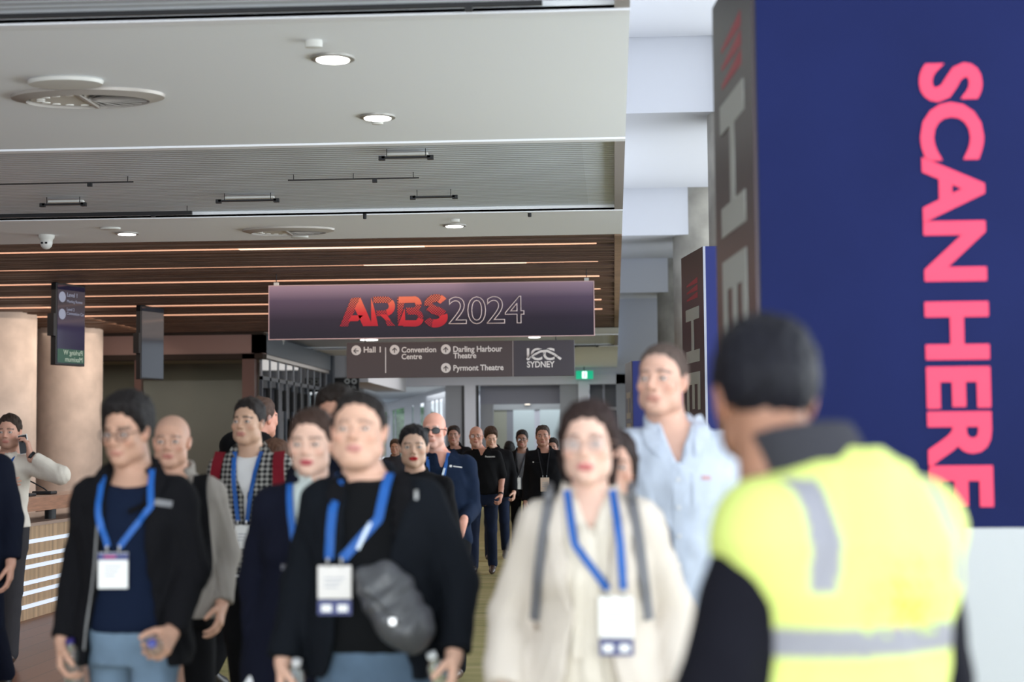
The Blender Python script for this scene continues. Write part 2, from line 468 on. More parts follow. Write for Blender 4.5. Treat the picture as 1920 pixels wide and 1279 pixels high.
# --- bulkhead beside the corridor and vaulted bays at the right
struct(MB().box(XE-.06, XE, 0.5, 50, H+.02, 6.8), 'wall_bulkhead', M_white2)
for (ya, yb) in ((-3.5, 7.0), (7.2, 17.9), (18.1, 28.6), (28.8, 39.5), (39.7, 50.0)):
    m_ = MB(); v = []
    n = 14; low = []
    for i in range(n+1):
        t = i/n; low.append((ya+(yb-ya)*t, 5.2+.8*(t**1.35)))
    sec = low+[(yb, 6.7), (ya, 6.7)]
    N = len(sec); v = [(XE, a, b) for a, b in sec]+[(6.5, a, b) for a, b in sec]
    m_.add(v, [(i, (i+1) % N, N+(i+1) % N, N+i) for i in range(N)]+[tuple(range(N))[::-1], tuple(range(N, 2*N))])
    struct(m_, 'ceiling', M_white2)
# --- floors
def carpet_mat():
    m = mat('olive carpet', (.35, .31, .12), .95)
    nt = m.node_tree; b = nt.nodes['Principled BSDF']; tc = nt.nodes.new('ShaderNodeTexCoord')
    mp = nt.nodes.new('ShaderNodeMapping'); mp.inputs['Scale'].default_value = (.5, 2.2, 1); nt.links.new(tc.outputs['Object'], mp.inputs[0])
    n = nt.nodes.new('ShaderNodeTexNoise'); n.inputs['Scale'].default_value = 2.2; n.inputs['Detail'].default_value = 8; n.inputs['Roughness'].default_value = .65
    nt.links.new(mp.outputs[0], n.inputs['Vector'])
    cr = nt.nodes.new('ShaderNodeValToRGB'); nt.links.new(n.outputs['Fac'], cr.inputs[0])
    e = cr.color_ramp.elements; e[0].position = .34; e[0].color = (.17, .16, .045, 1); e[1].position = .68; e[1].color = (.34, .27, .13, 1)
    k = e.new(.5); k.color = (.27, .23, .085, 1)
    nt.links.new(cr.outputs[0], b.inputs['Base Color'])
    n2 = nt.nodes.new('ShaderNodeTexNoise'); n2.inputs['Scale'].default_value = 250
    bp = nt.nodes.new('ShaderNodeBump'); bp.inputs['Strength'].default_value = .5; bp.inputs['Distance'].default_value = .01
    nt.links.new(tc.outputs['Object'], n2.inputs['Vector']); nt.links.new(n2.outputs['Fac'], bp.inputs['Height']); nt.links.new(bp.outputs[0], b.inputs['Normal'])
    return m
def plank_mat(name, c1, c2, rough, sc=1.0):
    m = mat(name, c1, rough); nt = m.node_tree; b = nt.nodes['Principled BSDF']; tc = nt.nodes.new('ShaderNodeTexCoord')
    mp = nt.nodes.new('ShaderNodeMapping'); mp.inputs['Rotation'].default_value = (0, 0, PI/2); nt.links.new(tc.outputs['Object'], mp.inputs[0])
    br = nt.nodes.new('ShaderNodeTexBrick'); br.inputs['Scale'].default_value = sc; br.inputs['Brick Width'].default_value = 1.8; br.inputs['Row Height'].default_value = .22
    br.inputs['Mortar Size'].default_value = .006; br.inputs['Color1'].default_value = (*c1, 1); br.inputs['Color2'].default_value = (*c2, 1)
    br.inputs['Mortar'].default_value = (c1[0]*.4, c1[1]*.4, c1[2]*.4, 1)
    nt.links.new(mp.outputs[0], br.inputs['Vector']); nt.links.new(br.outputs['Color'], b.inputs['Base Color'])
    return m
struct(MB().box(-15, 6.6, -8, 50, -.1, 0), 'floor', carpet_mat())
struct(MB().prism([(-15,-8),(-2.0,-8),(-2.75,11),(-4.6,19),(-5.2,50),(-15,50)], .001, .006), 'floor', plank_mat('polished timber floor', (.14, .045, .022), (.18, .062, .031), .36))
struct(MB().box(-22, 10, 50, 96, -.1, 0), 'floor', mat('pale lobby floor', (.45, .44, .42), .4))
# --- side walls
struct(MB().box(-15.2, -15, -3, 50, 0, 6.8), 'wall_left', mat('left wall plaster', (.55, .53, .5), .8))
M_mull = mat('grey mullion', (.32, .33, .36), .4, .4)
m_ = MB()
for i in range(19): m_.box(6.5, 6.62, -3+i*3.0, -2.9+i*3.0, 0, 5.3)
for z in (0, 2.6, 5.2): m_.box(6.5, 6.62, -3, 51, z, z+.1)
struct(m_, 'window_1', M_mull)
struct(MB().box(6.55, 6.57, -3, 51, .1, 5.2), 'window_1', glass_mat('clear glass', (.93,.95,.96), .08, flat=True))
# --- round concrete columns
def concrete(name, col, vary=.16):
    m = mat(name, col, .8, vary=vary, vscale=2.5, bump=.12, bscale=18)
    return m
M_concL = concrete('pale warm concrete', (.56, .48, .42)); M_concR = concrete('grey concrete', (.36, .34, .30), .22)
def column(x, y, r, h, m, label, group):
    mb = MB(); mb.cyl((0, 0), r, 0, h, 64)
    o = mb.build('column', m, smooth=True, loc=(x, y, 0)); tag(o, label, 'column', group)
    return o
column(-10.62, 28.0, .63, 3.95, M_concL, 'round pale concrete column at the left edge, behind the man on the phone', 'round concrete columns')
column(-10.60, 31.7, .62, 3.95, M_concL, 'round pale concrete column between the left edge column and the glazed room', 'round concrete columns')
column(1.70, 18.4, .62, 6.1, M_concR, 'tall grey concrete column nearest behind the tall scan banner', 'round concrete columns')
column(1.70, 29.3, .62, 6.1, M_concR, 'second tall grey concrete column on the right, rising behind the maroon banner tower', 'round concrete columns')
column(1.70, 40.2, .62, 6.1, M_concR, 'third tall grey concrete column on the right', 'round concrete columns')

# --- glazed room behind the left columns
M_brown = mat('brown metal cladding', (.12, .065, .055), .45, .2)
M_brown2 = mat('brown fascia', (.30, .19, .165), .5)
M_slate = mat('slate metal', (.055, .065, .085), .45, .3)
zf = lambda px, py, Y: at(px, py, Y).z
struct(MB().box(-15, -7.1, 33.2, 33.5, 3.47, 3.86), 'wall_fascia', M_brown2)
struct(MB().box(-15, -7.1, 33.15, 33.5, 3.36, 3.47), 'trim_4', M_plenum)
struct(MB().box(-15, -7.1, 33.18, 33.5, 3.86, 4.2), 'trim_4', M_plenum)
xl = [at(px, 700, 33.2).x for px in (455, 478, 252, 264, 48, 62)]
struct(MB().box(xl[0], xl[1], 33.15, 33.5, 0, 3.47), 'trim_5', M_brown)
struct(MB().box(xl[2], xl[3], 33.2, 33.4, 0, 3.47), 'trim_6', M_brown)
struct(MB().box(xl[4]-.1, xl[5]+.1, 33.2, 33.4, 0, 3.47), 'trim_6', M_slate)
struct(MB().box(-15, xl[0], 33.28, 33.30, 0, 3.36), 'window_2', glass_mat('room glass', (.80, .79, .75), .12))
struct(MB().box(-15, -7.3, 37.5, 37.6, 0, 3.6), 'wall_back', mat('olive grey wall', (.24, .235, .205), .8, vary=.08, vscale=.8))
struct(MB().box(-10.9, -8.4, 37.2, 37.5, 0, 3.1), 'wall_back', mat('greenish grey panel', (.30, .31, .30), .7, vary=.08, vscale=.8))
struct(MB().box(-15, -7.3, 33.5, 37.6, 3.5, 3.6), 'ceiling', mat('room ceiling', (.42, .40, .28), .8))
# side facade of the room with folding glass doors
def Yx(px, x=-7.1): return (3100*(-x))/(1148-px)
m_ = MB().box(-7.35, -7.1, 33.2, 41.2, 3.48, 3.86); struct(m_, 'wall_fascia', mat('slate fascia', (.12, .14, .17), .5, .2))
struct(MB().box(-7.3, -7.14, 33.2, 41.2, 3.40, 3.48), 'trim_7', mat('silver head track', (.45, .42, .40), .35, .6))
M_dglass = glass_mat('door glass', (.62, .68, .72), .35)
posts = [33.5+i*.85 for i in range(10)]
for i, yy in enumerate(posts[:-1]):
    d = empty('door_%d' % (i+1), (-7.22, yy, 0)); d['kind'] = 'structure'
    fr = MB(); fr.box(-.03, .03, 0, .07, 0, 3.02); fr.box(-.03, .03, .76, .83, 0, 3.02); fr.box(-.03, .03, 0, .83, 0, .12); fr.box(-.03, .03, 0, .83, 2.95, 3.03)
    fr.build('door_frame', M_slate, d)
    MB().box(-.006, .006, .07, .76, .12, 2.95).build('door_glass', M_dglass, d)
    MB().box(-.02, .05, .68, .73, 2.35, 2.8).build('door_closer', M_black, d)
struct(MB().box(-7.23, -7.21, 33.4, 41.1, 3.05, 3.40), 'window_3', glass_mat('transom glass', (.75, .72, .7), .3))
for yy in posts: pass
m_ = MB()
for yy in posts: m_.box(-7.24, -7.19, yy-.015, yy+.015, 3.03, 3.42)
struct(m_, 'trim_8', M_mull)
struct(MB().box(-9.4, -9.3, 37.65, 41.2, 0, 3.6), 'wall_inner', mat('inner pale panels', (.42, .43, .46), .6, vary=.3, vscale=1.2, stretch=(1, 3, .1)))
struct(MB().box(-7.3, -7.05, 41.2, 41.5, 0, 3.86), 'wall_end', M_slate)
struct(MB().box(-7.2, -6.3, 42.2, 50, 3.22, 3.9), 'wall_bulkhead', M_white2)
# poster frame on the doors
o = empty('poster_frame', (-7.12, 36.4, 0)); tag(o, 'white framed poster panel fixed on the glass doors behind the crowd', 'poster')
fr = MB(); fr.box(0, .03, 0, .05, .02, 2.2); fr.box(0, .03, .85, .9, .02, 2.2); fr.box(0, .03, 0, .9, 2.15, 2.2); fr.box(0, .03, 0, .9, .02, .12); fr.build('frame', mat('white frame', (.8, .8, .8), .5), o)
MB().box(.005, .015, .05, .85, .12, 2.15).build('poster', mat('grey poster', (.25, .27, .28), .6), o)

# --- end wall with doors, at Y = 50
YE = 50.0
X = lambda px, Y=YE: at(px, 780, Y).x
Z = lambda py, px=950, Y=YE: at(px, py, Y).z
M_beam = mat('pale grey beam', (.50, .52, .60), .6); M_gpan = mat('grey door panel', (.22, .235, .27), .5)
M_lpost = mat('light post', (.52, .54, .62), .5); M_inner = mat('slate inner header', (.20, .21, .27), .6)
struct(MB().box(X(600), X(1190), YE, YE+.5, Z(722), Z(704)), 'wall_end', M_beam)
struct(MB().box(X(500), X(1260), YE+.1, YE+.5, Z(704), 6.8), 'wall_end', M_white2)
struct(MB().box(X(835), X(866), YE+.1, YE+.3, 0, Z(722)), 'wall_end', M_gpan)
struct(MB().box(X(866), X(871), YE+.05, YE+.3, 0, Z(722)), 'trim_9', M_black)
struct(MB().box(X(871), X(892), YE, YE+.3, 0, Z(722)), 'trim_10', M_lpost)
struct(MB().box(X(892), X(897), YE+.1, YE+.3, 0, Z(722)), 'trim_9', M_black)
struct(MB().box(X(897), X(1050), YE+.6, YE+.8, Z(757), Z(720)), 'wall_end', M_inner)
struct(MB().box(X(897), X(922), YE+.6, YE+.8, 0, Z(757)), 'wall_end', M_gpan)
struct(MB().box(X(1050), X(1085), YE+.1, YE+.3, 0, Z(722)), 'wall_end', M_gpan)
struct(MB().box(X(1085), X(1105), YE-.05, YE+.25, 0, Z(716)), 'trim_10', M_lpost)
struct(MB().box(X(1105), X(1156), YE+1.2, YE+1.3, 0, Z(716)), 'wall_end', mat('dark glazing', (.05, .06, .08), .25))
struct(MB().box(X(1130), X(1134), YE+1.1, YE+1.2, 0, Z(716)), 'trim_11', M_lpost)
struct(MB().box(X(1105), X(1156), YE+1.05, YE+1.2, Z(770), Z(764)), 'trim_11', M_mull)
struct(MB().box(X(1156), X(1260), YE, YE+.3, 0, Z(704)), 'wall_end', M_gpan)
# inner lobby: olive pane, bright partition
struct(MB().box(at(900, 780, 57).x, at(1060, 780, 57).x, 57, 57.1, 0, 3.6), 'wall_lobby', mat('pale lobby wall', (.50, .58, .60), .5, emit=.0))
struct(MB().box(at(922, 780, 53).x, at(950, 780, 53).x, 53, 53.1, 0, 3.0), 'wall_lobby', mat('olive lobby panel', (.28, .29, .24), .5))
struct(MB().box(at(950, 780, 53).x, at(962, 780, 53).x, 53, 53.1, 0, 3.0), 'wall_lobby', M_gpan)
struct(MB().box(at(1002, 780, 53).x, at(1012, 780, 53).x, 53, 53.1, 0, 3.0), 'trim_12', M_lpost)
struct(MB().box(at(922, 780, 53).x, at(1052, 780, 53).x, 52.95, 53.15, 2.7, 3.56), 'wall_lobby', mat('lobby header', (.30, .32, .34), .6))
struct(MB().box(-5.3, 2, 50.5, 60.2, 3.55, 3.7), 'ceiling', M_white)
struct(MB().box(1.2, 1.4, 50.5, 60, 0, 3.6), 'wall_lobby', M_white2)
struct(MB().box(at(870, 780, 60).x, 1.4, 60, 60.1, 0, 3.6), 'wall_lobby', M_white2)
struct(MB().box(-9.0, -7.65, 45, 50.3, 0, 3.9), 'wall_lift', mat('grey lift wall', (.25, .26, .28), .5))
# door handles
for px in (841, 1060):
    h = MB().tube([(X(px), YE+.1, 1.0), (X(px), YE-.02, 1.05), (X(px), YE-.02, 2.0), (X(px), YE+.1, 2.05)], .02).build('door_handle', M_black, smooth=True)
    tag(h, 'tall black pull handle on the grey end door, %s one' % ('left' if px < 900 else 'right'), 'door handle')
# oblique window wall beyond the left doorway
p1 = at(836, 748, 55.6); p0 = at(660, 793, 100.0); 
d = Vector((p0.x-p1.x, p0.y-p1.y, 0)); L = d.length; d.normalize(); ang = math.atan2(d.y, d.x)
wr = MB()
def wfrac(px):
    r = ray(px, 800); # intersection with the wall line, in plan
    M = Matrix(((r.x, -d.x), (r.y, -d.y))); t, u = M.inverted() @ Vector((p1.x-CAM.x, p1.y-CAM.y)); return u
for a, b in ((736, 725), (773, 759), (788, 776), (808, 796), (836, 831), (700, 694)):
    wr.box(wfrac(a), wfrac(b), -.02, .02, 0, 3.3)
wr.box(0, L, -.03, .03, 3.2, 3.55); wr.box(0, L, -.03, .03, 0, .3)
for px in (742, 816, 824, 715): wr.box(wfrac(px), wfrac(px-1), -.02, .02, 0, 3.3)
wr.box(0, L, -.02, .02, 1.05, 1.10)
struct(wr, 'window_4', M_mull, loc=(p1.x, p1.y, 0), rot=(0, 0, ang))
struct(MB().box(0, L, -.01, .01, .3, 3.1), 'window_4', glass_mat('far window glass', (.95,.97,.97), .08, flat=True), loc=(p1.x, p1.y, 0), rot=(0, 0, ang))
struct(MB().box(-60, -2, 96, 140, -.15, -.05), 'floor', mat('outdoor paving', (.5, .5, .48), .8))

# trees outside the oblique windows
def tree(x, y, h, label):
    e = empty('tree', (x, y, 0)); tag(e, label, 'tree', 'trees outside the far windows')
    S = Sdf(.3)
    for k in range(9): S.ell((rng.uniform(-1.2, 1.2), rng.uniform(-1.2, 1.2), h*(.45+.5*rng.uniform())), (1.1, 1.1, .9))
    S.func(lambda X, Y, Z: (.16*np.sin(5*X+2*np.sin(4*Z))*np.sin(6*Y+1)*np.sin(5.5*Z)+.08*np.sin(13*X)*np.sin(12*Y+2)*np.sin(14*Z)).astype(np.float32), op='add')
    V, Q = surface_net(S, (-2.8, -2.8, h*.2), (2.8, 2.8, h*1.3), .11); np_mesh('foliage', V, Q, mat('tree leaves', (.10, .17, .07), .8, vary=.5, vscale=3), e)
    MB().tube([(0, 0, -.05), (.05, 0, h*.3), (0, .05, h*.6)], .12, 12).build('trunk', mat('tree bark', (.12, .09, .06), .9), e, smooth=True)
tree(-11.4, 93, 3.4, 'green tree outside the far oblique windows, nearer the lift side'); tree(-7.2, 80, 1.8, 'small green tree outside the far oblique windows, nearer the doors')
struct(MB().prism([(-22, 50.5), (p1.x+.3, 50.5), (p1.x+.3, p1.y), (p0.x+.3, p0.y), (-40, p0.y)], 3.55, 3.7), 'ceiling', M_white)
# ================================================================== ceiling fittings
M_lampw = mat('lamp glow', (1, 1, 1), .5, emit=7.0, ecol=(1, .97, .92))
M_rim = mat('lamp rim', (.30, .29, .27), .4, .3); M_off = mat('off white plastic', (.62,.62,.59), .5)
def downlight(px, py, w, label, z=H, group='recessed round downlights', power=25):
    p = atz(px, py, z); r = w*p.y/3100/2
    e = empty('downlight', (p.x, p.y, z)); tag(e, label, 'downlight', group)
    MB().lathe([(r*1.32, 0), (r*1.30, -.012), (r*1.02, -.016), (r*1.0, -.004)], 40).build('trim_ring', M_rim, e, smooth=True)
    MB().lathe([(r*.99, -.006), (r*.97, -.02), (r*.6, -.024)], 40).build('lens', M_lampw, e, smooth=True)
    l = bpy.data.lights.new('lamp', 'SPOT'); l.energy = power; l.spot_size = math.radians(110); l.spot_blend = .6; l.color = (1, .93, .84); l.shadow_soft_size = .08
    lo = bpy.data.objects.new('lamp', l); link(lo, e); lo.location = (0, 0, -.05)
    return e
downlight(624, 108, 64, 'round white downlight nearest the camera, in the white ceiling left of the rail end')
downlight(708, 218, 52, 'round white downlight just before the ribbed ceiling band')
downlight(238, 437, 34, 'round white downlight beside the dome camera above the timber ceiling edge')
downlight(852, 422, 34, 'round white downlight above the event banner, right half of the white strip')
downlight(692, 636, 34, 'small downlight behind the gap between the two hanging signs, left', z=H, power=40)
downlight(1002, 631, 22, 'small downlight behind the gap between the two hanging signs, right', z=H, power=40)
for px, py, lb in ((388, 684, 'added downlight for a glass reflection on the glazed room, right of its mullion'), (306, 668, 'added downlight for a glass reflection on the glazed room, nearest its mullion')):
    downlight(px, py, 14, lb, z=3.49, power=30)  # reflected spots in the room glass, built as added downlights
downlight(767, 752, 9, 'tiny downlight in the lobby ceiling beyond the left doorway', z=3.54, power=30)
wl_ = at(989, 757, 52.93); wle = empty('glow_box', tuple(wl_)); tag(wle, 'tiny glowing box added on the lobby header behind the end doors', 'lamp')  # added box that carries the glow at the glass top
MB().box(-.09, .09, -.05, .02, -.04, .05).build('housing', M_off, wle); MB().box(-.08, .08, -.055, -.05, -.035, .045).build('lens', mat('warm glow face', (1, .9, .8), .5, emit=2.0, ecol=(1, .88, .75)), wle)

def diffuser(px, py, w, label):
    p = atz(px, py, H); R = w*p.y/3100/2
    e = empty('air_diffuser', (p.x, p.y, H)); tag(e, label, 'air diffuser', 'round swirl air diffusers'); e.scale = (1, .53, 1)
    M_d = mat('diffuser metal', (.42, .39, .36), .45, .2)
    MB().lathe([(R, 0), (R*.99, -.02), (R*.80, -.045), (R*.80, -.01)], 64).build('outer_ring', M_d, e, smooth=True)
    MB().cyl((0, 0), R*.80, -.012, -.008, 64).build('backing', mat('diffuser dark', (.10, .10, .10), .6), e)
    # left half: a pale plate with round holes; right half: curved blades
    n = 40; poly = [(R*.70*math.cos(PI/2+PI*i/n)-.02, R*.70*math.sin(PI/2+PI*i/n)) for i in range(n+1)]
    MB().prism(poly, -.03, -.018).build('plate', mat('diffuser pale', (.62, .60, .55), .5), e)
    for k in range(9):
        a = PI/2+PI*(k+.5)/9
        MB().cyl((R*.58*math.cos(a)-.02, R*.58*math.sin(a)), R*.055, -.036, -.028, 16).build('nozzle', mat('nozzle white', (.85, .85, .82), .5), e)
    for k in range(12):
        a = -PI/2+PI*(k+.5)/12; c, s_ = math.cos(a), math.sin(a)
        b = MB(); q = .014
        v = [(R*.12*c-q*s_, R*.12*s_+q*c, -.016), (R*.12*c+q*s_, R*.12*s_-q*c, -.03), (R*.78*c+q*s_, R*.78*s_-q*c, -.034), (R*.78*c-q*s_, R*.78*s_+q*c, -.016)]
        v += [(x, y_, z-.004) for x, y_, z in v]
        b.add(v, [(0, 1, 2, 3), (7, 6, 5, 4), (0, 4, 5, 1), (1, 5, 6, 2), (2, 6, 7, 3), (3, 7, 4, 0)]); b.build('blade', M_d, e)
    MB().box(-.012, .012, -R*.78, R*.78, -.045, -.012).build('divider', M_d, e)
diffuser(165, 179, 300, 'large round swirl air diffuser in the near white ceiling')
diffuser(541, 430, 178, 'smaller looking round air diffuser just before the timber ceiling')
def disc(px, py, w, label, name='access_disc', h=.03, m=None, cat='ceiling fitting'):
    p = atz(px, py, H); R = w*p.y/3100/2
    e = MB().lathe([(R*.96, 0), (R, -.008), (R*.97, -h), (R*.5, -h-.004)], 48).build(name, m or M_off, smooth=True, loc=(p.x, p.y, H)); e.scale = (1, .6, 1); tag(e, label, cat)
disc(123, 150, 148, 'flat pale disc on the ceiling above the large air diffuser')
disc(588, 76, 34, 'small pale smoke detector left of the nearest downlight', 'smoke_detector', .04, cat='smoke detector')
disc(207, 427, 40, 'thin pale disc beside the downlight next to the dome camera', 'smoke_detector', .02, cat='smoke detector')
disc(562, 441, 34, 'small pale disc below the second air diffuser', 'smoke_detector', .03, cat='smoke detector')
disc(853, 411, 18, 'tiny pale sensor above the downlight over the event banner', 'sensor', .03, cat='sensor')
disc(708, 228, 22, 'tiny pale sensor just past the second downlight', 'sensor', .02, cat='sensor')
for px, py, lb in ((684, 401, 'tiny black sprinkler on the white strip left of centre'), (993, 397, 'tiny black sprinkler on the white strip near its right end')):
    disc(px, py, 7, lb, 'sprinkler', .05, M_black, 'sprinkler')
# light bars, a rail and joint shadow bars hanging under the ribbed bands
def light_bar(px0, px1, py, label, white=True):
    a = atz(px0, py, H-.02); b = atz(px1, py, H-.02)
    e = empty('light_bar', ((a.x+b.x)/2, a.y, H-.02)); tag(e, label, 'ceiling light', 'slim black light bars under the ribbed ceiling')
    w = (b.x-a.x)/2
    MB().box(-w, w, -.02, .02, -.008, .008).build('bar', M_black, e)
    for s in (-1, 1): MB().box(s*w-.025, s*w+.025, -.02, .02, -.022, .014).build('end_clip', M_black, e)
    for s in (-1, 1): MB().box(s*w*.8-.003, s*w*.8+.003, -.003, .003, .008, .07).build('hanger', M_black, e)
    if white: MB().box(-w*.85, w*.85, .06, .12, .03, .05).build('reflector', M_off, e)
light_bar(80, 160, 384, 'slim black light bar lowest on the left of the ribbed band')
light_bar(410, 521, 377, 'slim black light bar in the middle left of the ribbed band, above the second diffuser')
light_bar(716, 808, 296, 'slim black light bar highest in the ribbed band')
light_bar(774, 854, 370, 'slim black light bar above the word on the banner, right of centre', False)
light_bar(1078, 1120, 650, 'slim black light bar far away beside the wayfinding sign', False)
def rail(x0, x1, py, label, r=.014, px=500, drop=.02):
    a = atz(px, py, H-drop)
    o = empty('rail_or_joint_shadow', (0, a.y, H-drop)); tag(o, label, 'rail')
    MB().box(x0, x1, -r, r, -r, r).build('bar', M_black, o)
    n = max(2, int((x1-x0)/2.5))
    for i in range(n+1):
        x = x0+.05+(x1-x0-.1)*i/n
        MB().box(x-.003, x+.003, -.003, .003, r, .09).build('hanger', M_black, o)
    MB().box(x1-.41, x1-.37, -.015, .015, -.035, -.005).build('clamp', M_black, o)
rail(-15, at(1017, 6, 8.6).x, 6, 'long thin black rail at the very top of the photo, before the near white ceiling', .012, 1000)
a = atz(0, 404, H-.02); b = atz(360, 399, H-.02)
rail(-15, b.x, 399, 'dark joint shadow bar along the far lip of the ribbed band, at the left', .018, 360)  # joint shadows built as dark bars, here and on the next two lines
rail(-15, atz(250, 341, H).x, 341, 'thin dark joint shadow bar across the left of the ribbed band', .005, 250, 0)
rail(atz(540, 338, H).x, atz(786, 334, H).x, 335, 'thin dark joint shadow bar across the middle of the ribbed band ending in a clamp', .005, 700, 0)
# dome cameras
def dome(px, py, w, label, z):
    p = atz(px, py, z); R = w*p.y/3100/2
    e = empty('dome_camera', (p.x, p.y, z)); tag(e, label, 'security camera')
    MB().lathe([(R*1.05, 0), (R*1.05, -R*.35), (R*.85, -R*.6), (R*.8, -R*.9)], 32).build('mount', M_off, e, smooth=True)
    MB().lathe([(R*.8, -R*.9), (R*.82, -R*1.1), (R*.7, -R*1.5), (R*.42, -R*1.8), (R*.1, -R*1.9)], 32).build('dome', mat('dome white', (.66, .66, .64), .3), e, smooth=True)
    for s in (-.3, .25): MB().box(R*s-R*.14, R*s+R*.14, -R*.86, -R*.74, -R*1.25, -R*1.0).build('lens', M_black, e)
dome(87, 441, 29, 'white dome security camera under the edge of the timber ceiling at upper left', H)
dome(527, 637, 13, 'small white dome camera just under the lower left corner of the event banner', 3.88)

# ================================================================== hanging event banner and wayfinding sign
YB = 22.0
c0 = at(505, 586, YB); c1 = at(1113, 579, YB); ztop = at(1113, 528, YB).z; zbot = at(1113, 628, YB).z
ztl = at(504, 536, YB).z; W = c1.x-c0.x; HB = ztop-zbot; tilt = 0.0
M_ban = grad_mat('printed plum gradient', [(0, (.010, .006, .022)), (.35, (.022, .012, .035)), (.72, (.115, .075, .135)), (1.0, (.42, .29, .39))], 'Z', 0, HB, .55)
ban = empty('event_banner', ((c0.x+c1.x)/2, YB, (zbot+at(506, 636, YB).z)/2)); ban.rotation_euler = (0, 0, 0)
tag(ban, 'long plum gradient event banner hanging under the timber ceiling, red and outlined white lettering', 'banner')
MB().box(-W/2, W/2, 0, .05, 0, HB).build('panel', M_ban, ban)
fr = MB(); t = .012
fr.box(-W/2-t, W/2+t, -.004, .054, HB, HB+t); fr.box(-W/2-t, -W/2, -.004, .054, 0, HB); fr.box(W/2, W/2+t, -.004, .054, 0, HB)
fr.build('frame', mat('pale pink edging', (.62, .42, .44), .4), ban); MB().box(-W/2-t, W/2+t, -.004, .054, -t, 0).build('bottom_edge', mat('pale pink edging', (.62, .42, .44), .4), ban)
for s in (-1, 1):
    for q in (0,):
        MB().tube([(s*(W/2-.09), .025, HB+t), (s*(W/2-.09), .025, H-ban.location.z)], .006).build('hanger', M_black, ban)
    MB().box(s*(W/2-.09)-.03, s*(W/2-.09)+.03, 0, .05, HB+t, HB+t+.04).build('bracket', M_off, ban)
# letters: solid facets and halftone dotted facets in a red gradient
def halftone_mat(solid):
    nm = 'red solid print' if solid else 'red halftone print'
    m = grad_mat(nm, [(0, (.55, .008, .03)), (.5, (.80, .03, .04)), (1, (1.0, .22, .12))], 'Z', 0, .36, .6)
    if not solid:
        nt = m.node_tree; b = nt.nodes['Principled BSDF']; out = nt.nodes['Material Output']
        tc = nt.nodes.new('ShaderNodeTexCoord'); mp = nt.nodes.new('ShaderNodeMapping'); mp.inputs['Rotation'].default_value = (0, PI/4, 0); mp.inputs['Scale'].default_value = (42, 42, 42)
        nt.links.new(tc.outputs['Object'], mp.inputs[0])
        sp = nt.nodes.new('ShaderNodeSeparateXYZ'); nt.links.new(mp.outputs[0], sp.inputs[0])
        acc = None
        for a_ in ('X', 'Z'):
            fr_ = nt.nodes.new('ShaderNodeMath'); fr_.operation = 'FRACT'; nt.links.new(sp.outputs[a_], fr_.inputs[0])
            su = nt.nodes.new('ShaderNodeMath'); su.operation = 'SUBTRACT'; su.inputs[1].default_value = .5; nt.links.new(fr_.outputs[0], su.inputs[0])
            sq = nt.nodes.new('ShaderNodeMath'); sq.operation = 'MULTIPLY'; nt.links.new(su.outputs[0], sq.inputs[0]); nt.links.new(su.outputs[0], sq.inputs[1])
            if acc is None: acc = sq
            else:
                ad = nt.nodes.new('ShaderNodeMath'); ad.operation = 'ADD'; nt.links.new(acc.outputs[0], ad.inputs[0]); nt.links.new(sq.outputs[0], ad.inputs[1]); acc = ad
        lt = nt.nodes.new('ShaderNodeMath'); lt.operation = 'GREATER_THAN'; lt.inputs[1].default_value = .16; nt.links.new(acc.outputs[0], lt.inputs[0])
        mx = nt.nodes.new('ShaderNodeMixRGB'); mx.inputs[2].default_value = (.03, .012, .035, 1)
        src = b.inputs['Base Color'].links[0].from_socket
        nt.links.new(src, mx.inputs[1]); nt.links.new(lt.outputs[0], mx.inputs[0]); nt.links.new(mx.outputs[0], b.inputs['Base Color'])
    return m
M_rs, M_rh = halftone_mat(True), halftone_mat(False)
PZ = [0]
def flat_poly(polys, name, m, parent, loc, depth=.004):
    mb = MB()
    for P in polys:
        n = len(P); v = [(x, 0, z) for x, z in P]+[(x, -depth, z) for x, z in P]
        mb.add(v, [tuple(range(n, 2*n)), tuple(range(n))[::-1]]+[(i, (i+1) % n, n+(i+1) % n, n+i) for i in range(n)])
    PZ[0] += 1; loc = (loc[0], loc[1]-.0004*(PZ[0] % 40), loc[2])
    return mb.build(name, m, parent, loc=loc)
def stroke(pts, w, name, m, parent, loc, depth=.004):
    """flat wide stroke following pts (x,z)"""
    L_, R_ = [], []
    for i, p in enumerate(pts):
        a_ = pts[max(i-1, 0)]; b_ = pts[min(i+1, len(pts)-1)]; dx, dz = b_[0]-a_[0], b_[1]-a_[1]; l = math.hypot(dx, dz) or 1
        L_.append((p[0]-dz/l*w/2, p[1]+dx/l*w/2)); R_.append((p[0]+dz/l*w/2, p[1]-dx/l*w/2))
    polys = [(L_[i], L_[i+1], R_[i+1], R_[i]) for i in range(len(pts)-1)]
    return flat_poly(polys, name, m, parent, loc, depth)
def bpx(px, py): q = at(px, py, YB); return (q.x-ban.location.x, q.z-ban.location.z)
zb0 = bpx(740, 611)[1]; zt0 = bpx(740, 557)[1]; h = zt0-zb0
ux = lambda px: bpx(px, 585)[0]
pp = lambda *a_: [(ux(x), zz*h) for x, zz in a_]
LO = (0, -.001, zb0)
# A
flat_poly([pp((637, 0), (652, 0), (676, 1), (664, 1), (658, .95))], 'letter_A', M_rh, ban, LO)
flat_poly([pp((659, .38), (668, .38), (681, .38), (671, .18), (653, .18)), pp((676, 1), (699, 0), (681, 0), (665, .62))], 'letter_A', M_rs, ban, LO)
